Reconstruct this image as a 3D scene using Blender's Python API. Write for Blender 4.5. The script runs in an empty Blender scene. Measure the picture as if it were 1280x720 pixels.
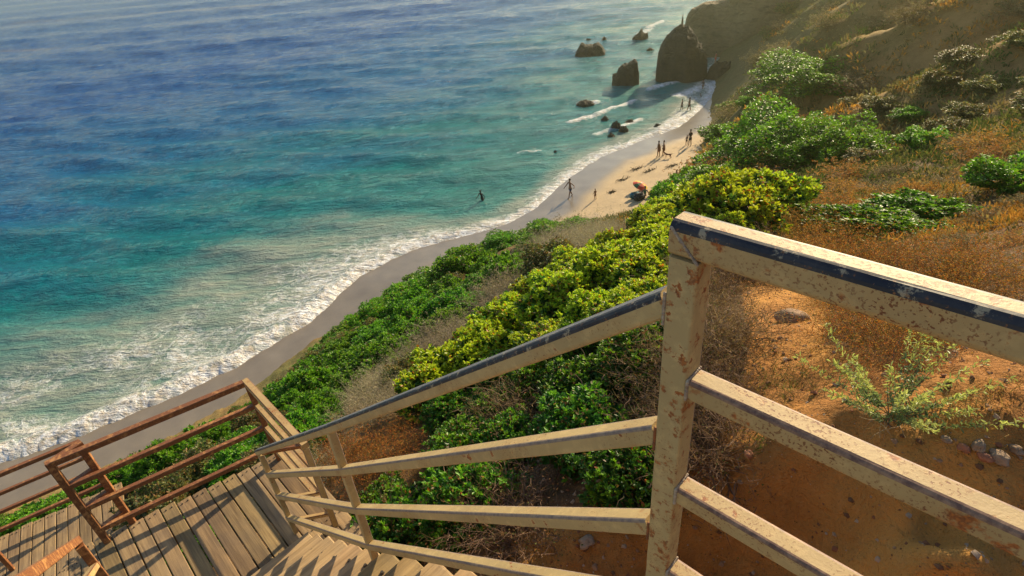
import bpy, bmesh, math, random
import numpy as np
from mathutils import Vector, Matrix
from math import radians, sin, cos, atan, atan2, hypot, pi
random.seed(7); rng = np.random.default_rng(11)
C = bpy.context.scene.collection
EYE = 22.0                                   # eye height above the sea

# ------------------------------------------------------------------ camera numbers
PITCH = radians(32.66); FPX = 733.0; ROLL = atan(110/1140)
def ray(px, py):
    dx = px-640.; dy = py-360.
    v = sin(ROLL)*dx+cos(ROLL)*dy; u = cos(ROLL)*dx-sin(ROLL)*dy
    return np.array([u/FPX, cos(PITCH)-v/FPX*sin(PITCH), -sin(PITCH)-v/FPX*cos(PITCH)])
def at_z(px, py, z):                          # world point at height z seen in that direction
    r = ray(px, py); p = r*((z-EYE)/r[2]); return np.array([p[0], p[1], z])
def at_r(px, py, R):                          # world point at horizontal distance R
    r = ray(px, py); p = r*(R/hypot(r[0], r[1])); return np.array([p[0], p[1], p[2]+EYE])
def project(x, y, z):
    zz = z-EYE
    fw = y*cos(PITCH)-zz*sin(PITCH); dn = -zz*cos(PITCH)-y*sin(PITCH)
    fw = np.maximum(fw, .01); u = FPX*x/fw; v = FPX*dn/fw
    return 640+cos(ROLL)*u+sin(ROLL)*v, 360-sin(ROLL)*u+cos(ROLL)*v

# ------------------------------------------------------------------ noise in numpy
_perm = rng.permutation(256); _perm = np.concatenate([_perm, _perm, _perm])
_g = rng.uniform(-1, 1, (256, 3)); _g /= np.linalg.norm(_g, axis=1)[:, None]
def pn3(x, y, z):
    x, y, z = np.broadcast_arrays(np.asarray(x, float), np.asarray(y, float), np.asarray(z, float))
    xi = np.floor(x).astype(int); yi = np.floor(y).astype(int); zi = np.floor(z).astype(int)
    xf = x-xi; yf = y-yi; zf = z-zi
    u = xf*xf*xf*(xf*(xf*6-15)+10); v = yf*yf*yf*(yf*(yf*6-15)+10); w = zf*zf*zf*(zf*(zf*6-15)+10)
    def c(i, j, k):
        h = _perm[_perm[_perm[(xi+i) & 255]+((yi+j) & 255)]+((zi+k) & 255)]
        g = _g[h]; return g[..., 0]*(xf-i)+g[..., 1]*(yf-j)+g[..., 2]*(zf-k)
    L = lambda a, b, t: a+(b-a)*t
    return L(L(L(c(0,0,0), c(1,0,0), u), L(c(0,1,0), c(1,1,0), u), v), L(L(c(0,0,1), c(1,0,1), u), L(c(0,1,1), c(1,1,1), u), v), w)*1.5
def fbm(x, y, z=0., o=4):
    s = 0; a = 1.; f = 1.
    for i in range(o): s = s+a*pn3(x*f+i*7.3, y*f+i*3.1, z*f+i*1.7); a *= .5; f *= 2.03
    return s
sstep = lambda a, b, x: (lambda t: t*t*(3-2*t))(np.clip((x-a)/(b-a), 0, 1))

# ------------------------------------------------------------------ object helpers
def tag(o, label=None, cat=None, group=None, kind=None):
    if label: o['label'] = label
    if cat: o['category'] = cat
    if group: o['group'] = group
    if kind: o['kind'] = kind
    return o
def empty(name, loc=(0, 0, 0), rz=0., **k):
    o = bpy.data.objects.new(name, None); C.objects.link(o); o.location = loc; o.rotation_euler = (0, 0, rz)
    o.empty_display_size = .2
    return tag(o, **k)
def npmesh(name, V, F, mats, midx=None, col=None, attrs=None, smooth=False):
    """V (n,3); F: array (m,k) or list of such arrays"""
    if not isinstance(F, list): F = [F]
    me = bpy.data.meshes.new(name)
    V = np.asarray(V, np.float32); me.vertices.add(len(V)); me.vertices.foreach_set('co', V.ravel())
    loops = np.concatenate([f.ravel() for f in F]).astype(np.int32)
    tot = np.concatenate([np.full(len(f), f.shape[1]) for f in F]).astype(np.int32)
    st = np.concatenate([[0], np.cumsum(tot)[:-1]]).astype(np.int32)
    me.loops.add(len(loops)); me.loops.foreach_set('vertex_index', loops)
    me.polygons.add(len(tot)); me.polygons.foreach_set('loop_start', st); me.polygons.foreach_set('loop_total', tot)
    for m in (mats if isinstance(mats, (list, tuple)) else [mats]): me.materials.append(m)
    if midx is not None: me.polygons.foreach_set('material_index', np.asarray(midx, np.int32))
    me.polygons.foreach_set('use_smooth', np.full(len(tot), smooth))
    if col is not None:
        a = me.color_attributes.new('Col', 'FLOAT_COLOR', 'POINT')
        c = np.ones((len(V), 4), np.float32); c[:, :3] = col; a.data.foreach_set('color', c.ravel())
    for k, v in (attrs or {}).items():
        a = me.attributes.new(k, 'FLOAT', 'POINT'); a.data.foreach_set('value', np.asarray(v, np.float32))
    me.update(calc_edges=True); me.validate()
    return me
def link(name, me, parent=None, loc=(0, 0, 0), rot=(0, 0, 0)):
    o = bpy.data.objects.new(name, me); C.objects.link(o); o.location = loc; o.rotation_euler = rot
    if parent is not None: o.parent = parent
    return o
def bmobj(name, bm, mat, parent=None, smooth=False, loc=(0, 0, 0), rot=(0, 0, 0)):
    me = bpy.data.meshes.new(name); bmesh.ops.recalc_face_normals(bm, faces=bm.faces[:]); bm.to_mesh(me); bm.free()
    for m in (mat if isinstance(mat, (list, tuple)) else [mat]): me.materials.append(m)
    for p in me.polygons: p.use_smooth = smooth
    return link(name, me, parent, loc, rot)

# ------------------------------------------------------------------ node helpers
class NT:
    def __init__(s, name):
        s.m = bpy.data.materials.new(name); s.m.use_nodes = True; s.t = s.m.node_tree; s.t.nodes.clear()
        s.out = s.t.nodes.new('ShaderNodeOutputMaterial')
    def n(s, typ, ins=None, **props):
        nd = s.t.nodes.new(typ)
        for k, v in props.items(): setattr(nd, k, v)
        for k, v in (ins or {}).items():
            sock = nd.inputs[k]
            if isinstance(v, bpy.types.NodeSocket): s.t.links.new(v, sock)
            else: sock.default_value = v
        return nd
    def obj(s): return s.n('ShaderNodeTexCoord').outputs['Object']
    def noise(s, vec, scale, detail=4, rough=.55, dist=0.):
        return s.n('ShaderNodeTexNoise', {'Vector': vec, 'Scale': scale, 'Detail': detail, 'Roughness': rough, 'Distortion': dist}).outputs['Fac']
    def ramp(s, fac, a, b, ca=(0, 0, 0, 1), cb=(1, 1, 1, 1)):
        r = s.n('ShaderNodeValToRGB', {'Fac': fac}); e = r.color_ramp.elements
        e[0].position = a; e[0].color = ca; e[1].position = b; e[1].color = cb; return r.outputs['Color']
    def mix(s, fac, a, b, mode='MIX'):
        nd = s.n('ShaderNodeMix', data_type='RGBA', blend_type=mode)
        for k, v in ((0, fac), (6, a), (7, b)):
            if isinstance(v, bpy.types.NodeSocket): s.t.links.new(v, nd.inputs[k])
            else: nd.inputs[k].default_value = v if k == 0 or len(v) == 4 else (*v, 1)
        return nd.outputs[2]
    def math(s, op, a, b=0., c=0., clamp=False):
        nd = s.n('ShaderNodeMath', {0: a, 1: b, 2: c}, operation=op); nd.use_clamp = clamp; return nd.outputs[0]
    def scale(s, vec, sc, rot=(0, 0, 0)):
        return s.n('ShaderNodeMapping', {'Vector': vec, 'Scale': sc, 'Rotation': rot}).outputs['Vector']
    def attr(s, name, out='Fac'): return s.n('ShaderNodeAttribute', attribute_name=name).outputs[out]
    def bump(s, h, strength=.5, dist=.02, normal=None):
        d = {'Height': h, 'Strength': strength, 'Distance': dist}
        if normal is not None: d['Normal'] = normal
        return s.n('ShaderNodeBump', d).outputs['Normal']
    def principled(s, base, rough=.8, normal=None, metal=0., spec=.5, **extra):
        d = {'Base Color': base if isinstance(base, bpy.types.NodeSocket) else (*base, 1)[:4], 'Roughness': rough, 'Metallic': metal, 'Specular IOR Level': spec}
        if normal is not None: d['Normal'] = normal
        d.update(extra)
        return s.n('ShaderNodeBsdfPrincipled', d).outputs[0]
    def done(s, sh): s.t.links.new(sh, s.out.inputs['Surface']); return s.m

# ------------------------------------------------------------------ materials
def m_paint(name, base, rust_amt, rust=(.40, .12, .02), rust2=(.16, .05, .015), speck=.62):
    t = NT(name); o = t.obj(); p = t.n('ShaderNodeNewGeometry').outputs['Position']
    n1 = t.noise(p, 3.2, 6, .62); n2 = t.noise(p, 190, 3, .6); n3 = t.noise(p, 26, 5, .62); n4 = t.noise(p, 5, 5, .65)
    dv_ = t.n('ShaderNodeVectorMath', {0: p, 1: (.276, .764, 0)}, operation='SUBTRACT').outputs[0]; dj = t.n('ShaderNodeVectorMath', {0: t.scale(dv_, (1, 1, 0))}, operation='LENGTH').outputs['Value']
    c = t.mix(t.ramp(n1, .35, .68), base, tuple(x*.78 for x in base))
    c = t.mix(t.ramp(n3, .52, .75), c, tuple(min(1, x*1.22) for x in base))
    c = t.mix(t.math('MULTIPLY', t.ramp(n4, .5, .72), .5), c, (base[0]*.72, base[1]*.52, base[2]*.33))
    spk = t.ramp(n2, speck, speck+.05); spm = t.ramp(n4, .44, .60)
    r1 = t.math('MULTIPLY', spk, spm)
    big = t.ramp(t.math('ADD', n3, t.math('MULTIPLY', n1, .6)), .98-rust_amt, 1.12-rust_amt)
    jr = t.math('MULTIPLY', t.ramp(dj, .026, .085, (1, 1, 1, 1), (0, 0, 0, 1)), t.ramp(t.noise(p, 40, 5, .7), .55, .62)); big = t.math('MAXIMUM', big, jr)
    rc = t.mix(t.ramp(n2, .35, .65), rust, rust2)
    f = t.math('MAXIMUM', r1, big)
    c = t.mix(f, c, rc)
    h = t.math('ADD', t.math('MULTIPLY', n2, .35), t.math('MULTIPLY', n3, .65))
    h = t.math('SUBTRACT', h, t.math('MULTIPLY', f, .3))
    return t.done(t.principled(c, .62, t.bump(h, .6, .002)))
M = {}
M['cream'] = m_paint('cream_paint_with_rust', (.48, .345, .15), .0, speck=.60)
M['cream_rusty'] = m_paint('cream_paint_heavy_rust', (.48, .325, .135), .05, speck=.555)
M['rusty'] = m_paint('rusty_brown_paint', (.46, .21, .065), .33, rust=(.29, .10, .025), rust2=(.10, .035, .015), speck=.55)
def m_worn_reflection():  # hand-worn rail edge; dark sky and sea reflection painted into its colour
    t = NT('worn_edge_painted_reflection'); p = t.n('ShaderNodeNewGeometry').outputs['Position']
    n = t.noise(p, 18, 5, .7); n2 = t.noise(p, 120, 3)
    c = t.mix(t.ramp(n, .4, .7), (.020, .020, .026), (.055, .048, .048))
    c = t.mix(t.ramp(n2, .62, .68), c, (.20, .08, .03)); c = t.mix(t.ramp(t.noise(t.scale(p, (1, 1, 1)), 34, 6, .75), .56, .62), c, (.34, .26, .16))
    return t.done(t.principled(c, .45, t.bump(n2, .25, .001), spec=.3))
M['worn'] = m_worn_reflection()
def m_wood(name, base, dark):
    t = NT(name); o = t.obj()
    g = t.noise(t.scale(o, (2.2, 60, 60)), 1, 6, .65, .4); g2 = t.noise(t.scale(o, (1.2, 14, 14)), 1, 4); s = t.noise(o, 4, 4); k = t.noise(o, 90, 2)
    c = t.mix(t.ramp(g, .34, .66), dark, base); c = t.mix(t.ramp(g2, .45, .75), c, tuple(x*1.25 for x in base))
    c = t.mix(t.math('MULTIPLY', t.ramp(s, .45, .72), .5), c, (.17, .13, .095))
    c = t.mix(1., c, t.attr('Col', 'Color'), 'MULTIPLY')
    h = t.math('ADD', t.math('MULTIPLY', g, .8), t.math('MULTIPLY', k, .15))
    return t.done(t.principled(c, .85, t.bump(h, .6, .004), spec=.25))
M['wood'] = m_wood('weathered_wood', (.36, .245, .125), (.17, .11, .06))
M['wood2'] = m_wood('worn_tread_wood', (.48, .33, .17), (.27, .18, .09))
def simple(name, c, rough=.7, metal=0., var=.15, sc=8, spec=.4):
    t = NT(name); o = t.obj(); n = t.noise(o, sc, 4)
    return t.done(t.principled(t.mix(t.ramp(n, .3, .7), tuple(x*(1-var) for x in c), tuple(min(1, x*(1+var)) for x in c)), rough, metal=metal, spec=spec))
M['bolt'] = simple('galvanised_bolt', (.10, .085, .07), .5, .6)
M['skin'] = simple('skin', (.36, .19, .12), .6); M['darkskin'] = simple('tanned_skin', (.22, .115, .07), .6)
M['black'] = simple('black_cloth', (.015, .015, .02)); M['navy'] = simple('navy_cloth', (.02, .03, .08))
M['brown'] = simple('brown_cloth', (.16, .06, .025)); M['red'] = simple('red_cloth', (.6, .06, .03)); M['hair'] = simple('dark_hair', (.03, .018, .01))
M['tan'] = simple('tan_cloth', (.4, .25, .12)); M['green'] = simple('green_cloth', (.02, .14, .06)); M['yellow'] = simple('yellow_plastic', (.65, .45, .03))
M['blue'] = simple('blue_cloth', (.08, .12, .33)); M['teal'] = simple('teal_cloth', (.02, .13, .16)); M['white'] = simple('white_cloth', (.7, .68, .62))
M['metal'] = simple('steel_pole', (.4, .4, .4), .35, .8); M['weed'] = simple('dried_seaweed', (.045, .03, .012), .9)
def m_leaf(name, tr=.35, rough=.45, spec=.35, hue=.06):
    t = NT(name); c = t.attr('Col', 'Color'); r = t.n('ShaderNodeObjectInfo').outputs['Random']
    hs = t.n('ShaderNodeHueSaturation', {'Hue': t.math('MULTIPLY_ADD', r, hue*.5, .5-hue*.25), 'Value': t.math('MULTIPLY_ADD', r, .3, .85), 'Color': c}).outputs[0]
    a = t.principled(hs, rough, spec=spec)
    b = t.n('ShaderNodeBsdfTranslucent', {'Color': t.mix(.35, hs, (.75, .85, .1), 'SOFT_LIGHT')}).outputs[0]
    return t.done(t.n('ShaderNodeMixShader', {0: tr, 1: a, 2: b}).outputs[0])
M['leaf'] = m_leaf('shrub_leaf', .42); M['dry'] = m_leaf('dry_twigs_and_seed', .25, .8, .1, .04); M['twig'] = simple('twig_bark', (.12, .08, .05), .9)
def m_rock(name, a, b, sc=.5, bd=.25):
    t = NT(name); o = t.n('ShaderNodeNewGeometry').outputs['Position']
    n = t.noise(o, sc, 7, .65); n2 = t.noise(t.scale(o, (1, 1, 3)), sc*2, 6, .7); v = t.n('ShaderNodeTexVoronoi', {'Vector': o, 'Scale': sc*3}, feature='DISTANCE_TO_EDGE').outputs[0]
    c = t.mix(t.ramp(n, .35, .68), a, b); c = t.mix(t.ramp(n2, .5, .8), c, tuple(x*.5 for x in a))
    return t.done(t.principled(c, .85, t.bump(t.math('ADD', n2, t.math('MULTIPLY', t.ramp(v, 0, .12), .3)), .8, bd), spec=.3))
M['rock'] = m_rock('dark_wet_sea_rock', (.035, .028, .020), (.075, .058, .038))
M['cliff'] = m_rock('eroded_cliff_rock', (.16, .115, .06), (.28, .2, .1), .25, .5)
M['stone'] = m_rock('pale_pebble', (.26, .17, .10), (.42, .31, .21), 8, .01); M['stone2'] = m_rock('reddish_stone', (.30, .12, .06), (.42, .2, .12), 8, .01)

# ------------------------------------------------------------------ shoreline
WL = [(-60, 602), (0, 578), (110, 540), (200, 504), (300, 456), (385, 404), (450, 345), (490, 322), (540, 305), (590, 293), (632, 280), (672, 258), (706, 226), (752, 196), (800, 176), (850, 158), (878, 134), (893, 112), (903, 92)]
WP = [at_z(px, py, 0)[:2] for px, py in WL]
WP = [np.array([-140., -60.]), np.array([-60., -6.])]+WP+[np.array([44., 108.]), np.array([75., 160.]), np.array([150., 260.]), np.array([500., 600.])]
WP = np.array(WP)
def shore(x, y):
    """signed distance to the waterline (+ inland) and coordinate along it"""
    x = np.asarray(x, float); y = np.asarray(y, float)
    best = np.full(x.shape, 1e9); sg = np.zeros(x.shape); al = np.zeros(x.shape); acc = 0.
    for a, b in zip(WP[:-1], WP[1:]):
        d = b-a; L = np.hypot(*d); t = np.clip(((x-a[0])*d[0]+(y-a[1])*d[1])/L**2, 0, 1)
        ex = x-a[0]-t*d[0]; ey = y-a[1]-t*d[1]; dist = np.hypot(ex, ey)
        side = np.where(d[0]*(y-a[1])-d[1]*(x-a[0]) < 0, 1., -1.)
        m = dist < best-1e-9; best = np.where(m, dist, best); sg = np.where(m, side, sg); al = np.where(m, acc+t*L, al); acc += L
    return best*sg, al
def shore_n(x, y):
    s, a = shore(x, y)
    return s+.25*pn3(a*.16, 0., 3.)+.18*fbm(a*.55, s*.2, 9., 3), a

# ------------------------------------------------------------------ hillside height field
CP = [  # pixel x, pixel y, horizontal distance in metres
 # toe of the slope on the left
 (-40,668,25),(0,650,28.5),(100,606,28),(210,555,27.6),(330,492,27.6),(420,412,31.5),
 # slope beside and below the landing
 (200,650,6.6),(60,665,8),(280,560,9),(330,530,12),(240,560,15),(380,480,17),(450,430,18),(500,400,20),(560,350,22),(620,305,24),
 # near slope right of the stair
 (560,650,3.3),(500,600,4.3),(440,560,5.5),(650,620,2.9),(760,640,2.5),(700,540,3.6),(600,520,5.0),(520,490,7.0),(780,430,4.6),(700,400,6.2),(640,420,7.4),(560,430,10),
 (640,360,11.5),(700,340,10),(760,310,11.5),(850,270,11.5),(900,260,11),(900,330,7),(860,450,4.0),
 # path, ledge and bank
 (940,470,3.7),(985,400,4.9),(1000,350,6.4),(1010,475,3.5),(1080,470,3.45),(1120,545,2.66),(1000,530,2.75),(1240,590,2.3),(1280,500,3.0),(1200,430,3.9),(1280,400,4.7),(1160,395,5.2),
 (1000,556,2.70),(1000,640,2.60),(1000,720,2.50),(1120,575,2.56),(1130,650,2.46),(1150,720,2.42),(1260,625,2.36),(1275,720,2.48),(1210,690,2.55),(880,640,2.6),(880,715,2.4),(930,545,3.0),(860,560,3.0),
 (1050,340,8.5),(960,300,9.5),(1240,330,7.5),(1100,300,11.5),(1180,280,11.5),(1280,270,12),(1000,250,17),(1100,240,17.5),(1200,215,18),(1280,190,18),
 # hillside
 (980,215,24),(900,235,28),(1060,205,25),(870,250,33),(990,190,29),(1100,170,27),(1200,140,28),(1280,100,29),(1180,60,40),(1280,30,40),(1080,110,42),(1000,130,44),(930,165,48),
 (1080,40,58),(1000,70,64),(950,100,66),(1150,0,62),(1060,0,85),(980,30,90),(925,70,92),
]
pts = [at_r(*c) for c in CP]
for p in [(-30,10,1.6),(-45,-15,1.6),(4,35,1.2),(-2,33,1.2),(8,37,1.2),(40,94,3),(50,108,6),
          (-7,33,1.),(-2.4,2.7,16.8),(-3.5,2.4,16.7),(-3.2,3.6,16.6),(-4.5,3.2,16.0),(-1,1.4,18.6),(0,0,19.9),(1,-1,20.2),(-1,-1.5,20.0),(.6,.35,19.3),(3,-3,21.2),(8,-5,22.3),(3.4,.5,20.4),(1.75,1.2,18.75),(1.4,.9,18.6),(2.1,.9,18.9),(2.4,1.3,19.2),(1.2,1.2,18.5),(.5,1.7,18.3),(1.0,.5,18.8),(6,2,20.3),
          (-4,-3,18.5),(-8,-8,16),(-12,3,12),(-20,-5,6),(10,5,19.8),(20,-10,23),(25,5,20),(40,10,22),(40,30,19.5),(60,50,22),(60,20,26),(80,80,20),(90,40,30),(70,110,13),(100,150,12),(130,100,25),(0,-30,22),(40,-40,27),(-30,-40,10),(-6,16,9.7)]:
    pts.append(np.array(p, float))
for q in ((848, 243), (866, 222), (880, 202), (895, 170), (902, 145), (905, 118), (908, 96)):
    p = at_z(q[0], q[1], 1.15); n_ = np.array([.86, -.5]); pts += [p, np.r_[p[:2]-n_*3, -1.2], np.r_[p[:2]+n_*2.6, 3.6]]
pts = np.array(pts); _n = len(pts)
def _phi(r): return r
_A = _phi(np.hypot(pts[:, None, 0]-pts[None, :, 0], pts[:, None, 1]-pts[None, :, 1]))-np.eye(_n)*.012
_Pm = np.c_[np.ones(_n), pts[:, :2]]
_w = np.linalg.solve(np.block([[_A, _Pm], [_Pm.T, np.zeros((3, 3))]]), np.r_[pts[:, 2], 0, 0, 0])
def rbf(x, y):
    out = _w[-3]+_w[-2]*x+_w[-1]*y
    for i in range(_n): out = out+_w[i]*_phi(np.sqrt((x-pts[i, 0])**2+(y-pts[i, 1])**2+.02))
    return out
def H(x, y, detail=True):
    x = np.asarray(x, float); y = np.asarray(y, float)
    z = rbf(x, y); r = np.hypot(x, y); s, a = shore(x, y)
    far = sstep(20, 45, r)*sstep(3, 14, s)
    right = sstep(-2, 10, x-.2*y)
    q = (x*.5+y*.86)+2.5*pn3(x*.05, y*.05, 5.)
    ridge = 1-np.abs(2*((q/13.) % 1)-1)
    z = z+far*right*(2.1*(ridge**1.2-.5)*2.3+1.2*fbm(q*.13, (x*.86-y*.5)*.03, 1., 3))
    if detail:
        z = z+far*.55*fbm(x*.22, y*.22, 2., 4)+sstep(3, 10, r)*.13*fbm(x*.9, y*.9, 4., 3)
        z = z+.030*fbm(x*4., y*4., 6., 5)*sstep(.5, 2, r)
        bank = sstep(.3, .9, x-.1*y)*(1-sstep(3.0, 4.5, r))
        z = z+bank*(.06*fbm(x*2.2, y*2.2, 8., 5)-.05*(1-np.abs(2*pn3(x*2.6+y*.6, y*.9, 3.)))**3)
    return z
def beach_z(x, y):
    s, a = shore_n(x, y)
    z = np.where(s > 0, .10*s, .09*s); z = np.minimum(z, 1.25+.02*s)
    return z
def ground(x, y): return np.maximum(H(x, y), beach_z(x, y))
def hit(px, py, r0=1., fn=None):
    """where the line of sight through a pixel meets the ground"""
    fn = fn or ground
    R = np.exp(np.linspace(math.log(r0), math.log(300), 900)); d = ray(px, py); h = hypot(d[0], d[1])
    x = d[0]/h*R; y = d[1]/h*R; z = d[2]/h*R+EYE; g = fn(x, y); i = int(np.argmax(z < g))
    return np.array([x[i], y[i], g[i]])

def polar(r0, r1, nr, angs):
    R = np.exp(np.linspace(math.log(r0), math.log(r1), nr)); A = np.radians(angs)
    RR, AA = np.meshgrid(R, A, indexing='ij'); x = (RR*np.sin(AA)).ravel(); y = (RR*np.cos(AA)).ravel(); na = len(A)
    i, j = np.meshgrid(np.arange(nr-1), np.arange(na-1), indexing='ij'); b = (i*na+j).ravel()
    return x, y, np.c_[b, b+1, b+na+1, b+na]
fine = np.arange(-62, 66, .26)
angs = np.concatenate([np.arange(-180, -62, 3.), fine, np.arange(66, 180.1, 3.)])

# hillside mesh + its true soil colours
x, y, F = polar(.35, 330, 430, angs)
z = H(x, y); s_, a_ = shore(x, y)
z = np.where(s_ < -1.5, np.minimum(z, -3.), z)
r = np.hypot(x, y)
def mixc(c1, c2, t): return c1*(1-t[:, None])+np.array(c2)*t[:, None]
col = np.tile(np.array([.27, .195, .07]), (len(x), 1))
n1 = fbm(x*.12, y*.12, 11., 4); n2 = fbm(x*.5, y*.5, 13., 4)
col = mixc(col, (.15, .17, .05), sstep(-.1, .5, n1)*.8)
col = mixc(col, (.34, .19, .07), sstep(.0, .6, n2)*.7)
ppx, ppy = project(x, y, z)
nearp = 1-sstep(8, 14, r)
bare_px = [(925,345),(1005,335),(1035,385),(1030,430),(1090,445),(1200,450),(1180,400),(1285,380),(1600,400),(1600,1400),(560,1400),(640,665),(820,610),(880,560),(925,500),(935,420)]
def inpoly(px, py, poly):
    c = np.zeros(np.shape(px), bool); n = len(poly)
    for i in range(n):
        x1, y1 = poly[i]; x2, y2 = poly[(i+1) % n]
        cond = ((y1 > py) != (y2 > py)) & (px < (x2-x1)*(py-y1)/((y2-y1)+1e-9)+x1); c ^= cond
    return c
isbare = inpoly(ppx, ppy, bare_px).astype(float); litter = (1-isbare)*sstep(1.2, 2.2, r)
col = mixc(col, (.42, .175, .045), nearp*.9)                      # iron-rich soil of the bluff top
col = mixc(col, (.70, .36, .09), nearp*sstep(-.2, .35, n2)*.7)
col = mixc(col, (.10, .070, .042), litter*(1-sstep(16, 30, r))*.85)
farx = sstep(24, 38, r)*sstep(.45, .9, x/np.maximum(y, 1))          # bare eroded rock high on the right
col = mixc(col, (.46, .25, .09), farx*.9)
col = mixc(col, (.12, .115, .05), (1-sstep(12, 22, s_))*sstep(35, 50, r)*.75)
t = NT('hillside_soil'); p = t.obj(); b = t.attr('Col', 'Color')
na_ = t.noise(p, 1.3, 7, .65); nb_ = t.noise(p, 14, 6, .7); nd_ = t.noise(p, 4.5, 5, .65, .4); nc_ = t.noise(p, 70, 4, .6)
c = t.mix(t.ramp(na_, .35, .65), b, t.mix(1., b, (.72, .7, .68), 'MULTIPLY')); c = t.mix(t.math('MULTIPLY', t.ramp(nb_, .5, .72), .55), c, (.52, .27, .09)); c = t.mix(t.math('MULTIPLY', t.ramp(nc_, .62, .68), .5), c, (.09, .05, .025))
M['soil'] = t.done(t.principled(c, .93, t.bump(t.math('ADD', t.math('MULTIPLY', nb_, .7), t.math('MULTIPLY', nc_, .3)), .9, .045, t.bump(nd_, .7, .14)), spec=.15))
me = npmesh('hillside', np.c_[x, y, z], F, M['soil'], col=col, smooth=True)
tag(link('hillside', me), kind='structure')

# beach
x, y, F = polar(14, 260, 330, np.concatenate([np.arange(-110, -60, 1.5), np.arange(-60, 45, .25)]))
s_, a_ = shore_n(x, y); z = beach_z(x, y)+.035*fbm(x*.8, y*.8, 3., 4)*sstep(3, 6, s_)
gr = sstep(.1, .35, fbm(x*.22, y*.22, 21., 3)+.7*sstep(8.5, 11, s_)-.35)*sstep(5, 7.5, s_)
fp = sstep(4.6, 7, s_)*sstep(-6, 1, x)                          # trodden dry sand
z = z+fp*.035*fbm(x*2.2, y*2.2, 5., 3)
dry = sstep(2.6, 4.8, s_+.5*pn3(x*.3, y*.3, 2.))*sstep(-9, 2, x)
t = NT('beach_sand'); p = t.obj(); na_ = t.noise(p, .7, 6, .6); nb_ = t.noise(p, 9, 5, .7); nc_ = t.noise(p, 45, 3)
d = t.attr('dry'); g = t.attr('gravel')
wet = t.mix(t.ramp(na_, .3, .7), (.16, .125, .085), (.22, .175, .12)); ds = t.mix(t.ramp(nb_, .35, .7), (.44, .31, .165), (.54, .40, .23))
ds = t.mix(t.math('MULTIPLY', t.ramp(t.noise(t.scale(p, (1, 2, 1), (0, 0, .5)), 1.1, 6, .7), .6, .7), .6), ds, (.16, .12, .07))
gc = t.mix(t.ramp(nc_, .4, .62), (.17, .135, .095), (.46, .40, .31))
c = t.mix(d, wet, ds); c = t.mix(g, c, gc)
rg = t.math('MULTIPLY_ADD', d, .60, .28)
M['sand'] = t.done(t.principled(c, rg, t.bump(t.math('MULTIPLY', t.math('ADD', nb_, t.math('MULTIPLY', nc_, g)), t.math('MULTIPLY_ADD', d, 1., .04)), .7, .03), spec=.5))
tag(link('beach', npmesh('beach', np.c_[x, y, z], F, M['sand'], attrs={'dry': dry, 'gravel': gr*dry}, smooth=True)), kind='structure')

# ------------------------------------------------------------------ sea
x, y, F = polar(17, 6000, 640, np.concatenate([np.arange(-120, -58, 2.), np.arange(-58, 50, .2), np.arange(50, 100, 3.)]))
s_, a_ = shore_n(x, y); off = -s_; r = np.hypot(x, y)
wx = x+3*pn3(x*.03, y*.03, 1.); wy = y+4*pn3(x*.025, y*.03, 7.)
res = 1-sstep(120, 420, r)
sw = .26*np.sin(2*pi*(wy-.12*wx)/11.)*(.5+.8*pn3(x*.03, y*.06, 3.))+.20*np.sin(2*pi*(wy*.93+.3*wx)/6.3+2*pn3(x*.08, y*.08, 5.))*(.6+.6*pn3(x*.05, y*.05, 9.))
sw = sw+.10*fbm(x*.28, y*.6, 2., 4)+.035*fbm(x*1.1, y*1.9, 4., 3)
amp = sstep(0, 9, off)
far_sw = .5*np.sin(2*pi*(wy+.05*wx)/38.)*sstep(60, 200, r)
z = (sw*(.12+.88*amp)*(res*.9+.1))+far_sw-.02
# breaking lip that runs up the sand
lipw = sstep(-32, -8, -x)                                        # stronger towards the left
lip = np.exp(-((off-.9)/.75)**2)*(.10+.28*sstep(-4, 14, -x))*(.8+.5*np.abs(fbm(x*1.3, y*1.3, 6., 3)))
z = np.where(off > 0, z*sstep(0, 2.5, off)+lip+.03, .03-.35*s_)
# outer breakers
def seg_gauss(pxs, w):
    P_ = np.array([at_z(px, py, 0)[:2] for px, py in pxs]); best = np.full(x.shape, 1e9)
    for a, b in zip(P_[:-1], P_[1:]):
        d = b-a; tt = np.clip(((x-a[0])*d[0]+(y-a[1])*d[1])/(d@d), 0, 1); best = np.minimum(best, np.hypot(x-a[0]-tt*d[0], y-a[1]-tt*d[1]))
    return np.exp(-(best/w)**2)
br = np.maximum.reduce([seg_gauss([(712, 154), (738, 147), (762, 138), (792, 127)], .75), .8*seg_gauss([(745, 168), (775, 160), (800, 150)], .8), seg_gauss([(812, 113), (845, 105)], .8),
     seg_gauss([(725, 129), (745, 128)], .8), .8*seg_gauss([(650, 192), (672, 190)], .6), .8*seg_gauss([(820, 168), (842, 150)], 1.), .9*seg_gauss([(850, 120), (885, 108), (896, 120)], 1.6),
     .7*seg_gauss([(800, 45), (830, 25)], 1.5)])
z = z+br*(.25+.2*fbm(x*.9, y*.9, 7., 3))
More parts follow.
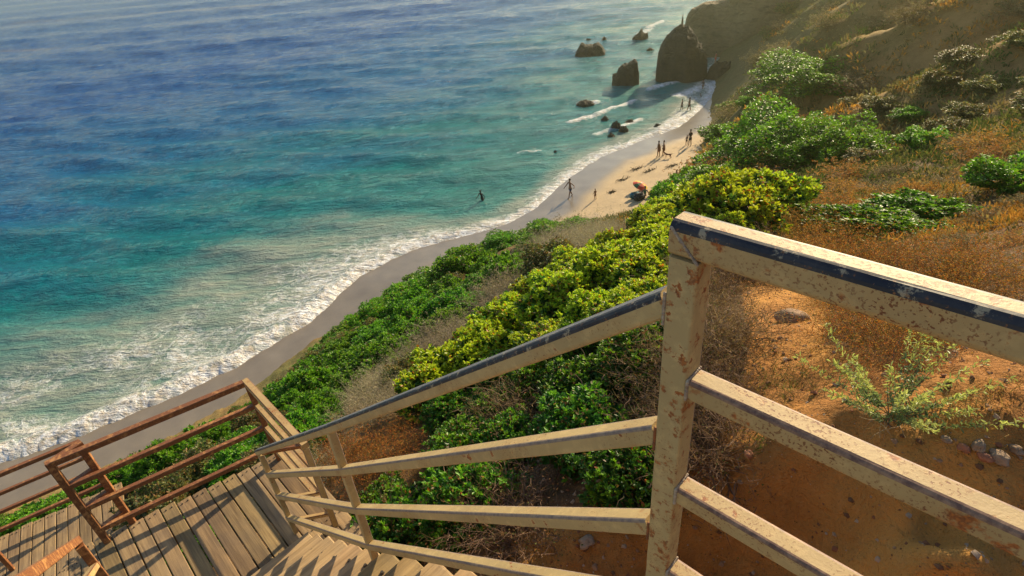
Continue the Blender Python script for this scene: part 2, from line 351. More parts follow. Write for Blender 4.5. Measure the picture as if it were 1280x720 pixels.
# foam amount
wfo = 2.6+12.*sstep(1, 24, -x)+2.2*sstep(8, 24, x)
nz = fbm(x*.12, y*.2, 15., 3)
foam = (1-sstep(.35, 1.15, off/wfo+.32*nz))
foam = foam*(.66+.38*nz)
front = np.exp(-(np.maximum(off-.1, 0)/(1.0+.9*sstep(0, 14, -x)))**2)
foam = np.maximum(foam, front*1.05); foam = np.maximum(foam, br*1.1)
foam = np.where(off < -.6, 0, foam)
murk = (1-sstep(.5, 1.35, off/wfo+.25*nz))
kelp = np.maximum(seg_gauss([(0, 62), (110, 60)], 2.5), .9*seg_gauss([(20, 28), (130, 20), (330, 8)], 4.))*sstep(-.4, .5, fbm(x*.05, y*.3, 2., 3)+.2)
t = NT('sea_water'); p = t.obj(); fo = t.attr('foam'); mu = t.attr('murk'); of = t.attr('offshore'); kp = t.attr('kelp')
pn_ = t.scale(p, (.45, 1.25, 1), (0, 0, .06))
n1 = t.noise(pn_, .55, 7, .66, .3); n2 = t.noise(pn_, 2.6, 5, .62, .2); n3 = t.noise(p, 8, 4, .6)
nbig = t.noise(t.scale(p, (.5, 1.4, 1), (0, 0, .1)), .045, 4, .55, .6)
depth = t.math('ADD', of, t.math('MULTIPLY', t.math('SUBTRACT', nbig, .5), .55))
cr = t.n('ShaderNodeValToRGB', {'Fac': depth}); e = cr.color_ramp.elements
e[0].position = .02; e[0].color = (.04, .22, .19, 1); e[1].position = 1.; e[1].color = (.0003, .08, .29, 1)
for ps, cc in ((.22, (.001, .17, .18, 1)), (.5, (.0005, .12, .27, 1))): q = e.new(ps); q.color = cc
n4 = t.noise(t.scale(p, (.5, 1.9, 1), (0, 0, .05)), 1.5, 5, .68, .4)
c = t.mix(t.math('MULTIPLY', t.ramp(n1, .40, .60), .75), cr.outputs[0], t.mix(1., cr.outputs[0], (.35, .55, .62), 'MULTIPLY'))
c = t.mix(t.math('MULTIPLY', t.ramp(n4, .55, .72), .45), c, (.05, .25, .32))
c = t.mix(t.math('MULTIPLY', mu, .88), c, t.mix(t.ramp(n1, .35, .65), (.15, .24, .20), (.33, .34, .27)))
c = t.mix(t.math('MULTIPLY', kp, .55), c, (.20, .13, .10))
dv = t.n('ShaderNodeVectorMath', {0: p, 1: t.n('ShaderNodeVectorMath', {0: t.n('ShaderNodeTexNoise', {'Vector': p, 'Scale': .5, 'Detail': 3}).outputs['Color'], 1: (2.6, 2.6, 2.6)}, operation='MULTIPLY').outputs[0]}, operation='ADD').outputs[0]
l1 = t.noise(dv, .75, 6, .62, .6); l2 = t.noise(dv, 2.6, 5, .65, .5)
rid = lambda n, w: t.ramp(t.math('ABSOLUTE', t.math('SUBTRACT', n, .5)), 0., w, (1, 1, 1, 1), (0, 0, 0, 1))
l0 = t.noise(dv, .30, 6, .6, 1.2)
lace = t.math('MAXIMUM', t.math('MAXIMUM', rid(l0, .06), t.math('MULTIPLY', rid(l1, .07), .85)), t.math('MULTIPLY', rid(l2, .05), .2))
fa = t.math('ADD', t.math('MULTIPLY', lace, t.math('MULTIPLY', fo, .95)), t.math('SUBTRACT', t.math('MULTIPLY', fo, 1.5), t.math('MULTIPLY_ADD', n2, .75, .60)), clamp=True)
fa = t.math('MULTIPLY', fa, t.ramp(fo, .08, .3))
fcol = t.mix(t.ramp(l2, .38, .6), (.52, .45, .36), (.82, .83, .84))
c = t.mix(fa, c, fcol)
hgt = t.math('ADD', t.math('MULTIPLY', n1, 1.), t.math('ADD', t.math('MULTIPLY', n2, .30), t.math('MULTIPLY', n3, .07)))
nrm = t.bump(hgt, .9, .75)
nrm = t.bump(t.math('MULTIPLY', l1, fa), .5, .12, nrm)
M['sea'] = t.done(t.principled(c, t.math('MULTIPLY_ADD', fa, .6, .14), nrm, spec=.5, IOR=1.17))
me = npmesh('sea', np.c_[x, y, z], F, M['sea'], attrs={'foam': foam, 'murk': murk, 'offshore': np.clip(off/95., 0, 1), 'kelp': kelp}, smooth=True)
tag(link('sea', me), kind='structure')


# ------------------------------------------------------------------ railings
def edge_mat(name, a, b):
    t = NT(name); p = t.n('ShaderNodeNewGeometry').outputs['Position']; n = t.noise(p, 60, 5, .7)
    return t.done(t.principled(t.mix(t.ramp(n, .4, .62), a, b), .6, t.bump(n, .4, .0015)))
M['edge'] = edge_mat('chipped_rail_edge', (.20, .145, .12), (.33, .24, .16)); M['edge_rust'] = edge_mat('rusted_rail_edge', (.13, .06, .04), (.30, .17, .10))
M['topbar'] = edge_mat('worn_top_painted_reflection', (.075, .085, .11), (.17, .165, .15)); M['weld'] = edge_mat('weld_bead', (.22, .15, .10), (.42, .32, .22))  # topbar: worn rail top, the edge band's bluish reflection painted across it
M['rustedge'] = edge_mat('dark_rust_edge', (.10, .04, .015), (.24, .10, .035)); M['weldrust'] = edge_mat('rusted_weld', (.28, .085, .02), (.16, .05, .015))
def tube(name, p0, p1, w, h, parent, m, mc=None, mt=None, rc=.008, ref=None, seg=3):
    """rectangular hollow-section bar with rounded corners; mc = corner material, mt = material of the top face"""
    p0 = Vector(p0); p1 = Vector(p1); ax = (p1-p0).normalized()
    side = Vector(ref) if ref else (Vector((ax.y, -ax.x, 0)) if abs(ax.z) < .98 else Vector((.694, -.72, 0)))
    side = (side-ax*side.dot(ax)).normalized(); up = side.cross(ax)
    if up.z < 0: up = -up; side = -side
    sec = []; mi = []
    for ci, (sx, sy) in enumerate(((1, 1), (-1, 1), (-1, -1), (1, -1))):
        for k in range(seg+1):
            a = ci*pi/2+k*pi/2/seg; sec.append((sx*(w/2-rc)+rc*cos(a), sy*(h/2-rc)+rc*sin(a)))
            mi.append((1 if ci < 2 else 3) if k < seg else (2 if ci == 0 else 0))
    n = len(sec); Lg = (p1-p0).length; ns = max(2, int(Lg/.12)); V = []; F = []; ids = []
    for i in range(ns+1):
        c = p0+ax*(Lg*i/ns)
        wob = .0008
        for (a, b) in sec:
            q = c+side*(a+random.uniform(-wob, wob)*.4)+up*(b+random.uniform(-wob, wob)*.4); V.append(q[:])
    for i in range(ns):
        for k in range(n): F.append((i*n+k, (i+1)*n+k, (i+1)*n+(k+1) % n, i*n+(k+1) % n)); ids.append(mi[k])
    me = bpy.data.meshes.new(name); me.from_pydata(V, [], F+[tuple(range(n)), tuple(reversed(range(ns*n, ns*n+n)))])
    for mm in (m, mc or m, mt or m, m): me.materials.append(mm)
    me.polygons.foreach_set('material_index', ids+[0, 0]); me.update()
    bm = bmesh.new(); bm.from_mesh(me); bmesh.ops.recalc_face_normals(bm, faces=bm.faces[:]); bm.to_mesh(me); bm.free()
    o = link(name, me, parent)
    return o
def bead(p0, p1, r, parent, m, n=26):
    bm = bmesh.new(); p0 = Vector(p0); p1 = Vector(p1)
    for i in range(n):
        c = p0.lerp(p1, i/(n-1)); s = r*random.uniform(.8, 1.2)
        bmesh.ops.create_icosphere(bm, subdivisions=1, radius=s, matrix=Matrix.Translation(c))
    return bmobj('weld', bm, m, parent, smooth=True)
E_ = lambda x, y, z: Vector((x, y, z+EYE))
ds = Vector((-.694, .72, 0)); dn = Vector((-.72, -.694, 0))          # down the stair; across it, towards the walker
P0 = Vector((.276, .764, EYE)); Dp = Vector((-1.99, 3.116, EYE))
rail_root = empty('stair_railing', (P0.x, P0.y, EYE-1.42))
tag(rail_root, 'cream painted tube railing with rust specks, nearest the viewer, beside the steps', 'railing')
def R1(name, *a, **k):
    o = tube(name, *a, rail_root, **k); o.matrix_parent_inverse = Matrix.Translation(-rail_root.location); return o
PR = P0-ds*1.25                                                       # next post, beyond the frame
o = R1('post', P0+Vector((0, 0, -1.9)), P0+Vector((0, 0, -.4595)), .050, .050, m=M['cream'], mc=M['edge'], rc=.005, ref=tuple(ds)); 
o = R1('post', PR+Vector((0, 0, -1.9)), PR+Vector((0, 0, -.4595)), .050, .050, m=M['cream'], rc=.006, ref=tuple(ds))
for i, z in enumerate((-.43, -.708, -.985, -1.262)):
    a = P0+ds*.0255 if i == 0 else P0-ds*.024; h = .058 if i == 0 else .044
    b = PR-ds*.0255 if i == 0 else PR+ds*.024
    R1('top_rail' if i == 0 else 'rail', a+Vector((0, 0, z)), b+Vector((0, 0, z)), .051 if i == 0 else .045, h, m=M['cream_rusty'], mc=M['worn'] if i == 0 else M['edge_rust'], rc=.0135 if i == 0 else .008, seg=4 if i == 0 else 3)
Mp = P0.lerp(Dp, .523)
def on_plane(px, py):
    w_ = ray(px, py); n_ = -dn; c_ = n_.x*P0.x+n_.y*P0.y; return w_[2]*c_/(n_.x*w_[0]+n_.y*w_[1])
zM = [on_plane(415, 538), on_plane(435, 592), on_plane(448, 637), on_plane(461, 679)]
print('zM', zM)
for i, (z0, z1) in enumerate(((-.552, -3.244), (-.852, -3.49), (-1.135, -3.74), (-1.425, -4.02))):
  for (a, b, z0, z1) in ((P0+ds*.024, Mp, z0, zM[i]), (Mp, Dp+(ds*.028 if i == 0 else ds*.02), zM[i], z1)):
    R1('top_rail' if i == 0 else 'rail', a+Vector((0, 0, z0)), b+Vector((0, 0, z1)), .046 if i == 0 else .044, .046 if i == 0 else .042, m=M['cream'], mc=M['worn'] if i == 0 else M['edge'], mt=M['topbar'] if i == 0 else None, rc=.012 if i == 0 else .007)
R1('post', Mp+Vector((0, 0, -3.05)), Mp+Vector((0, 0, zM[0]-.015)), .036, .038, m=M['cream'], mc=M['edge'], rc=.004, ref=tuple(ds))
R1('post', Dp+Vector((0, 0, -4.24)), Dp+Vector((0, 0, -3.262)), .036, .038, m=M['cream'], mc=M['edge'], rc=.004, ref=tuple(ds))
def wb(p, q, r=.0035, m='weld'):
    o = bead(p, q, r, rail_root, M[m]); o.matrix_parent_inverse = Matrix.Translation(-rail_root.location)
fz = lambda z: Vector((0, 0, z))
wb(P0+ds*.022+dn*.0255+fz(-.410), P0-ds*.024+dn*.0255+fz(-.459), .0030)
for z in (-.708, -.985, -1.262):
    wb(P0-ds*.0265+dn*.0225+fz(z-.020), P0-ds*.0265+dn*.0225+fz(z+.020)); wb(P0-ds*.0265+dn*.021+fz(z+.0225), P0-ds*.0265-dn*.021+fz(z+.0225), .003)
for k, (z, h) in enumerate(((-.56, .034), (-.86, .032), (-1.145, .031), (-1.435, .031))):
    wb(P0+ds*.0265+dn*.0228+fz(z-h+.004), P0+ds*.0265+dn*.0228+fz(z+h-.004), .0033, 'weld' if k in (0,) else 'weldrust')

# rust-brown railing round the landing
lz = -4.20
land = empty('landing_railing', (-3.6, 3.2, EYE+lz)); tag(land, 'rust brown four bar railing around the landing at the foot of the steps', 'railing')
def R2(root, name, p, q, w, h, m='rusty', mc='rustedge', rc=.006, ref=None, **k):
    o = tube(name, p, q, w, h, root, m=M[m], mc=M[mc], rc=rc, ref=ref, **k); o.matrix_parent_inverse = Matrix.Translation(-root.location); return o
qz = lambda px, py, z: Vector(at_z(px, py, EYE+z))
A = qz(62, 580, -3.23); B = qz(308, 478, -3.23); Cc = qz(380, 556, -3.23); Ec = qz(99, 556, -3.23); Ff = qz(97, 680, -3.20)
dAB = (B-A).normalized(); rz = [-.0, -.27, -.54, -.81]
for q, m in ((A, 'rusty'), (B, 'rusty'), (Cc, 'cream'), (Ec, 'rusty')):
    R2(land, 'post', q+fz(-1.03), q+fz(-.027), .050, .050, ref=tuple(dAB), m=m, mc='rustedge' if m == 'rusty' else 'edge')
def run(root, p, q, m='rusty', mc='rustedge', rz=rz, lap=.022):
    d = (q-p).normalized()
    for i, z in enumerate(rz):
        e = d*(lap if i == 0 else -.018)
        R2(root, 'top_rail' if i == 0 else 'rail', p+fz(z)-e, q+fz(z)+e, .056 if i == 0 else .044, .052 if i == 0 else .044, m=m, mc=mc)
run(land, A, B); run(land, B+fz(.0015), Cc+fz(.0015), m='cream_rusty', mc='rustedge'); run(land, A+fz(-.0015), Ec+fz(-.0015))
Dq = Vector((Dp.x, Dp.y, A.z)); 
for i, z in enumerate(rz):
    R2(land, 'rail', Cc+fz(z-.003), Dq+fz(z-.003)+Vector((.02, 0, 0)), .034, .034, m='cream_rusty' if i else 'rusty')
# left stair railing, rising towards the viewer
lr = empty('stair_railing', (Ff.x, Ff.y, EYE+lz)); tag(lr, 'orange rusted railing on the left side of the steps, at the bottom left corner', 'railing')
R2(lr, 'post', Ff+fz(-1.0), Ff+fz(-.02), .05, .05, m='rusty', ref=tuple(ds))
for i, z in enumerate(rz):
    a = Ff+fz(z)+ds*.03; b = Ff+fz(z)-ds*3.2+fz(3.2*.8316)
    R2(lr, 'top_rail' if i == 0 else 'rail', a, b, .056 if i == 0 else .044, .052 if i == 0 else .042, m='rusty' if i == 0 else 'cream_rusty')
for k in (1.6, 3.1): R2(lr, 'post', Ff-ds*k+fz(k*.8316-1.), Ff-ds*k+fz(k*.8316-.03), .04, .04, ref=tuple(ds), m='cream_rusty')

# lower landing and its railing
lz2 = -5.95
G1 = qz(97, 553, lz2+.95); G0 = qz(0, 593, lz2+.95); dG = (G0-G1).normalized()
lowr = empty('landing_railing', (G1.x, G1.y, EYE+lz2)); tag(lowr, 'thin dark rust railing along the lower walkway at the left border', 'railing')
for k in (0, 1.7): R2(lowr, 'post', G1+dG*k+fz(-1.0), G1+dG*k+fz(-.02), .042, .042, ref=tuple(dG))
run(lowr, G1, G1+dG*3.4, rz=[0, -.25, -.5, -.75])
g2 = qz(16, 712, lz2); R2(lowr, 'post', g2, g2+fz(.95), .045, .045, ref=tuple(dG)); R2(lowr, 'rail', g2+fz(.93), g2+fz(.93)+dG*1.5, .05, .05)

# ------------------------------------------------------------------ boards
def board(bm, cl, x0, x1, y0, y1, z0, z1, shade, bev=.006, jit=.004):
    r_ = bmesh.ops.create_cube(bm, size=1, matrix=Matrix.Translation(((x0+x1)/2, (y0+y1)/2, (z0+z1)/2))@Matrix.Rotation(random.uniform(-.004, .004), 4, 'X')@Matrix.Diagonal((x1-x0, y1-y0, z1-z0, 1)))
    vs = r_['verts']; ed = list({e for v in vs for e in v.link_edges})
    nx = int((x1-x0)/.18)
    b = bmesh.ops.bevel(bm, geom=ed, offset=bev, segments=2, affect='EDGES', profile=.6)
    fs = {f for v in b['verts'] for f in v.link_faces}
    allv = {v for f in fs for v in f.verts}
    for v in allv:
        v.co.y += random.uniform(-jit, jit)*.5; v.co.x += random.uniform(-jit, jit); 
    for f in {f for v in allv for f in v.link_faces}:
        for l in f.loops: l[cl] = (*shade, 1)
def shade_rnd():
    k = random.uniform(.82, 1.12); return (k, k*random.uniform(.98, 1.01), k*random.uniform(.94, 1.02))
def screws(pts_, r_, h_, parent, name='bolt', m='bolt'):
    bm = bmesh.new()
    for p in pts_:
        bmesh.ops.create_cone(bm, cap_ends=True, segments=8, radius1=r_, radius2=r_*.6, depth=h_, matrix=Matrix.Translation(p))
    return bmobj(name, bm, M[m], parent)
def deck(root, org, pd, length0, counts, z, zl, pitch=.128):
    """boards side by side; local x along the boards (away from the sea), local y along the edge"""
    ang = atan2(pd.y, pd.x)
    bm = bmesh.new(); cl = bm.loops.layers.color.new('Col'); sp = []
    side = 1
    for k in range(*counts):
        y0 = k*pitch+.005; y1 = (k+1)*pitch-.005; x0 = random.uniform(-.012, .012)+zl*k
        board(bm, cl, x0, length0, y0, y1, -.045+random.uniform(-.002, .003), random.uniform(-.003, .003), shade_rnd())
        for xx in (x0+.05, 1.05, length0-.08):
            for yy in (.3, .7): sp.append((xx+random.uniform(-.008, .008), y0+(y1-y0)*yy, .004))
    b = bmobj('boards', bm, M['wood'], root); s = screws(sp, .008, .010, root, 'screw_heads'); s['kind'] = 'stuff'
    jp = []
    for xx in (.06, .9, length0-.1):
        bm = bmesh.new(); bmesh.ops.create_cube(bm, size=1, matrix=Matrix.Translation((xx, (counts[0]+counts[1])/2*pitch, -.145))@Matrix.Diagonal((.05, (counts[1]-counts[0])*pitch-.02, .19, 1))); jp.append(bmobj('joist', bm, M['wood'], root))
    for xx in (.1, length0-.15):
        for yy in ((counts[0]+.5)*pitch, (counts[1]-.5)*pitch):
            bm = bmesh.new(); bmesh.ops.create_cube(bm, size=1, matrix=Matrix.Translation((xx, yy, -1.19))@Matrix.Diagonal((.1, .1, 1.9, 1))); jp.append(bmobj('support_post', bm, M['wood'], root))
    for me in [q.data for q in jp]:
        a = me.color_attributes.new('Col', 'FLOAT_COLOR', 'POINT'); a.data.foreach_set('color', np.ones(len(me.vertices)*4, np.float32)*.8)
    root.location = org; root.rotation_euler = (0, 0, ang)
pd = (Cc-B).normalized(); pd.z = 0                                    # boards run this way
Be = qz(330, 576, lz)
dk = empty('wooden_landing'); tag(dk, 'weathered plank landing at the foot of the steps, crossed by railing shadows', 'landing')
# local +y must point from B towards A: rotate so; pd rotated +90deg = left of pd
ly = Vector((-pd.y, pd.x, 0)); sgn = 1 if ly.dot(A-B) > 0 else -1
skew = (A-B).normalized().dot(pd)*.128/abs((A-B).normalized().dot(ly))
deck(dk, Be+fz(0)+(-pd*.0), pd, 2.0, ((-2, 12) if sgn > 0 else (-12, 2)), lz, skew if sgn > 0 else -skew)
lw = empty('wooden_walkway'); tag(lw, 'lower plank walkway at the left border, seen beyond the rust brown landing railing', 'landing')
e1 = qz(0, 671, lz2); e2 = qz(84, 633, lz2); dE = (e1-e2).normalized(); pl = Vector((dE.y, -dE.x, 0)); pl = pl if pl.y < 0 else -pl
lyy = Vector((-pl.y, pl.x, 0)); sg2 = 1 if lyy.dot(dE) > 0 else -1
deck(lw, e2, pl, 2.4, ((-5, 22) if sg2 > 0 else (-22, 5)), lz2, 0, .125)
# the steps
st = empty('wooden_steps', (0, 0, 0)); tag(st, 'steep flight of worn wooden steps going down beside the cream railing', 'steps')
so = P0+ds*(-.13)+dn*(-.035)                                           # top inner corner
ang = atan2(dn.y, dn.x)
st.location = (so.x, so.y, EYE-1.40); st.rotation_euler = (0, 0, ang)
# local x = across (towards viewer), local y = Rot90(dn) ; check direction of descent
ldir = Vector((-dn.y, dn.x, 0)); sg = 1 if ldir.dot(ds) > 0 else -1
W = 1.24; run_ = .2405
for k in range(1, 14):
    z = -.2*k; y0 = run_*(k-1)-.015; y1 = run_*k+.028
    bm = bmesh.new(); cl = bm.loops.layers.color.new('Col'); a, b = sorted((sg*y0, sg*y1))
    board(bm, cl, 0, W, a, b, -.045, 0, shade_rnd(), .008, .005)
    bpts = [(.10+random.uniform(-.01, .01), sg*((y0+y1)/2+.045), .006), (W-.10, sg*((y0+y1)/2+.045), .006)]
    tr = bmobj('tread', bm, M['wood2'], st, loc=(0, 0, z)); screws(bpts, .013, .014, tr)
bm = bmesh.new(); cl = bm.loops.layers.color.new('Col')
for k in range(5):
    a, b = sorted((-sg*(.02+.14*k), -sg*(.152+.14*k))); board(bm, cl, -.02, W, a, b, -.045, 0, shade_rnd())
bmobj('top_boards', bm, M['wood2'], st)
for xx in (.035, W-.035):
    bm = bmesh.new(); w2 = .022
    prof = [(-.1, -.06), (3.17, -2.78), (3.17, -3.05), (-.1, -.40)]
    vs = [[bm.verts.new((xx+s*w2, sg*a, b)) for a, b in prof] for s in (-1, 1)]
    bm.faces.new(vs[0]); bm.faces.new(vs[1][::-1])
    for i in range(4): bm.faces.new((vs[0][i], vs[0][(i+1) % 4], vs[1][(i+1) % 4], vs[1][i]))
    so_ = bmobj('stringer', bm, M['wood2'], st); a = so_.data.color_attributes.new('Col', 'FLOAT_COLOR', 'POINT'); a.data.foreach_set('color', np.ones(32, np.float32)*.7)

# ------------------------------------------------------------------ foliage
def leaves(P, N, Lg, Wd, hexa=True):
    """P base points, N leaf directions; flat leaves with random roll"""
    n = len(P); up = rng.normal(size=(n, 3)); S = np.cross(N, up); S /= np.linalg.norm(S, axis=1)[:, None]+1e-9; U = np.cross(S, N)
    Lg = Lg[:, None]; Wd = Wd[:, None]
    if hexa: pr = [(0, .12, 0), (.35, .85, .10), (.75, .8, .06), (1, .12, -.06), (1, -.12, -.06), (.75, -.8, .06), (.35, -.85, .10), (0, -.12, 0)]
    else: pr = [(0, 0, 0), (.5, .8, .08), (1, 0, 0), (.5, -.8, .08)]
    V = np.stack([P+N*Lg*a+S*Wd*.5*b+U*Lg*c for a, b, c in pr], 1); k = len(pr)
    return V.reshape(-1, 3), np.arange(n*k).reshape(n, k), k
def unit(v): return v/(np.linalg.norm(v, axis=-1, keepdims=True)+1e-9)
def domes(n, seed, low=-.25, fill=.3, lump=.3, freq=2.2):
    d = unit(rng.normal(size=(n*3, 3))); d = d[d[:, 2] > low][:n]
    r_ = (.78+lump*pn3(d[:, 0]*freq+seed, d[:, 1]*freq, d[:, 2]*freq)*1.3+.1*pn3(d[:, 0]*6+seed, d[:, 1]*6, d[:, 2]*6))
    q = 1-fill*rng.random(len(d))**2.2
    return d, r_*q, q
def leafy(seed, nt, nl, L0, W0, cols, hexa=True, top=(.5, .1), low=-.25, lump=.3, fill=.4):
    d, r_, q = domes(nt, seed, low, fill, lump); T = d*r_[:, None]
    ax = unit(d*.8+np.array([0, 0, .7])+rng.normal(size=d.shape)*.35)
    a = rng.random((len(T), nl))*2*pi; tilt = np.radians(rng.uniform(15, 75, (len(T), nl)))
    s1 = unit(np.cross(ax, rng.normal(size=ax.shape))); s2 = np.cross(ax, s1)
    N = ax[:, None]*np.cos(tilt)[..., None]+(s1[:, None]*np.cos(a)[..., None]+s2[:, None]*np.sin(a)[..., None])*np.sin(tilt)[..., None]
    Pn = T[:, None]-ax[:, None]*(rng.random((len(T), nl, 1))*L0*.9)
    n = N.shape[0]*nl; N = N.reshape(-1, 3); Pn = Pn.reshape(-1, 3)
    sc_ = rng.uniform(.7, 1.2, n)
    V, F, k = leaves(Pn, N, L0*sc_, W0*sc_, hexa)
    tipc = np.repeat(rng.random(len(T)), nl); height = np.repeat(d[:, 2]*.5+.5, nl); outer = np.repeat(q, nl)
    pa = np.clip(top[0]*(height*1.5-.35)+top[1], 0, 1)*(outer > .85)
    c = np.tile(np.array(cols['base']), (n, 1))*rng.uniform(.7, 1.35, (n, 1))
    m1 = (tipc < pa)
    c[m1] = np.array(cols['new'])*rng.uniform(.75, 1.2, (m1.sum(), 1))
    rr = rng.random(n); m2 = m1 & (rr < cols.get('pred', .05)); c[m2] = np.array(cols['red'])*rng.uniform(.6, 1.1, (m2.sum(), 1))
    m3 = (rng.random(n) < cols.get('pdead', .05)); c[m3] = np.array((.20, .12, .05))*rng.uniform(.5, 1.2, (m3.sum(), 1))
    return V, F, np.repeat(c, k, 0)
def ribbons(P, D, Lg, Wd, segs=3, droop=.15, wob=.18):
    """thin curved stems: returns verts, quads"""
    n = len(P); S = unit(np.cross(D, rng.normal(size=D.shape))); V = []; c = P.copy(); d = D.copy()
    for i in range(segs+1):
        w_ = (Wd*(1-.75*i/segs))[:, None]*.5
        V += [c-S*w_, c+S*w_]
        d = unit(d+rng.normal(size=d.shape)*wob+np.array([0, 0, -droop/segs])); c = c+d*(Lg/segs)[:, None]
    V = np.stack(V, 1); b = (np.arange(n)*(2*(segs+1)))[:, None]
    F = np.concatenate([b+np.array([2*i, 2*i+1, 2*i+3, 2*i+2]) for i in range(segs)])
    return V.reshape(-1, 3), F, c
def branchmesh(name, seed, n=26, w=.035):
    d, r_, q = domes(n, seed, -.1); P = np.zeros((n, 3)); P[:, :2] = rng.normal(size=(n, 2))*.06; P[:, 2] = -.5
    tgt = d*r_[:, None]; D = unit(tgt-P); Lg = np.linalg.norm(tgt-P, axis=1)*.95
    V1, F1, tip = ribbons(P, D, Lg, np.full(n, w), 5, 0, .12)
    n2 = n*7; k = rng.integers(0, n, n2); f = rng.uniform(.35, .9, n2); P2 = P[k]+(tip[k]-P[k])*f[:, None]; D2 = unit(D[k]+rng.normal(size=(n2, 3))*.7)
    V2, F2, _ = ribbons(P2, D2, rng.uniform(.15, .4, n2), np.full(n2, w*.35), 3, 0, .25)
    me = npmesh(name, np.r_[V1, V2], np.r_[F1, F2+len(V1)], M['twig']); return me
def twiggy(seed, n1, n2, cols, seedheads=0, hc=None, size=.022, up=.5, wid=.009):
    P = rng.normal(size=(n1, 3))*np.array([.22, .22, .05])-np.array([0, 0, .35]); d, r_, q = domes(n1*2, seed, -.15, .1); d = d[:n1]; r_ = r_[:n1]
    D = unit(d+np.array([0, 0, up*.4])); V1, F1, tip = ribbons(P, D, r_*1.15, np.full(n1, wid), 5, .2, .20)
    k = rng.integers(0, n1, n2); f = rng.uniform(.3, 1., n2)**.6; P2 = P[k]+(tip[k]-P[k])*f[:, None]; D2 = unit(D[k]+rng.normal(size=(n2, 3))*.75+np.array([0, 0, .15]))
    V2, F2, tip2 = ribbons(P2, D2, rng.uniform(.08, .26, n2), np.full(n2, wid*.5), 3, .05, .3)
    V = np.r_[V1, V2]; F = np.r_[F1, F2+len(V1)]; ca = np.array(cols[0]); cb = np.array(cols[1])
    tt = np.r_[np.repeat(rng.random(n1), 12), np.repeat(rng.random(n2), 8)][:, None]; col = (ca*(1-tt)+cb*tt)*np.r_[np.repeat(rng.uniform(.6, 1.2, n1), 12), np.repeat(rng.uniform(.6, 1.2, n2), 8)][:, None]
    FL = [F]
    if seedheads:
        k = rng.integers(0, n2, seedheads); Pn = tip2[k]+rng.normal(size=(seedheads, 3))*.018; N = unit(rng.normal(size=(seedheads, 3)))
        s = rng.uniform(.6, 1.3, seedheads)*size; V3, F3, kk = leaves(Pn, N, s, s*.7, False)
        hcs = np.array(hc); cc = hcs[rng.integers(0, len(hcs), seedheads)]*rng.uniform(.65, 1.25, (seedheads, 1))
        col = np.r_[col, np.repeat(cc, kk, 0)]; F = np.r_[F, F3+len(V)]; V = np.r_[V, V3]
    return V, F, col
yel = dict(base=(.055, .145, .018), new=(.46, .56, .03), red=(.60, .20, .02), pred=.07, pdead=.03)
grn = dict(base=(.050, .150, .015), new=(.17, .36, .02), red=(.25, .2, .03), pred=.05, pdead=.03)
drk = dict(base=(.045, .13, .018), new=(.16, .33, .02), red=(.35, .10, .02), pred=.05, pdead=.10)
olv = dict(base=(.075, .10, .035), new=(.19, .20, .06), red=(.3, .16, .05), pred=.3, pdead=.1)
K = {}
def addk(k, fn, n, mat='leaf', br=True):
    K[k] = []
    for i in range(n):
        V, F, c = fn(i*13.7+hash_[k]); me = npmesh('foliage', V, F, M[mat], col=c); K[k].append((me, branchmesh('branches', i*3.1+hash_[k]) if br else None))
hash_ = {k: i*5.3+1 for i, k in enumerate(('yel', 'grn', 'drk', 'gry', 'brn', 'org', 'olv', 'fgr', 'foli', 'fdry', 'forg', 'rust', 'bgr'))}
addk('yel', lambda s: leafy(s, 2000, 8, .082, .046, yel, top=(.7, .22)), 3)
addk('grn', lambda s: leafy(s, 2300, 7, .075, .040, grn, top=(.6, .1)), 3)
addk('drk', lambda s: leafy(s, 1350, 8, .09, .05, drk, top=(.5, .08), low=-.5, fill=.6), 3)
addk('gry', lambda s: twiggy(s, 420, 3600, ((.46, .38, .27), (.30, .24, .17)), 6500, ((.46, .39, .26), (.38, .33, .20), (.27, .25, .13)), .034, wid=.016), 3, 'dry', False)
addk('brn', lambda s: twiggy(s, 260, 2200, ((.30, .20, .13), (.14, .08, .05)), 2200, ((.20, .10, .04), (.13, .07, .03), (.10, .11, .03)), .035, wid=.022), 2, 'dry', False)
addk('org', lambda s: twiggy(s, 240, 1800, ((.22, .12, .05), (.14, .07, .03)), 7000, ((.58, .20, .03), (.48, .14, .025), (.52, .28, .07), (.14, .14, .03)), .030), 3, 'dry', False)
addk('fgr', lambda s: leafy(s, 3800, 4, .085, .055, grn, False, top=(.6, .2), lump=.38), 3, 'leaf', False)
addk('bgr', lambda s: leafy(s, 7000, 4, .045, .032, grn, False, top=(.7, .25), lump=.45), 2, 'leaf', False)
addk('foli', lambda s: leafy(s, 2600, 4, .09, .05, olv, False, top=(.5, .2), lump=.35), 3, 'leaf', False)
addk('fdry', lambda s: twiggy(s, 200, 900, ((.27, .21, .13), (.17, .12, .07)), 3500, ((.36, .27, .15), (.27, .19, .09), (.17, .15, .06)), .07, wid=.02), 2, 'dry', False)
addk('forg', lambda s: twiggy(s, 160, 700, ((.25, .14, .06), (.16, .08, .04)), 3500, ((.58, .25, .045), (.48, .18, .035), (.46, .30, .09)), .07, wid=.02), 2, 'dry', False)

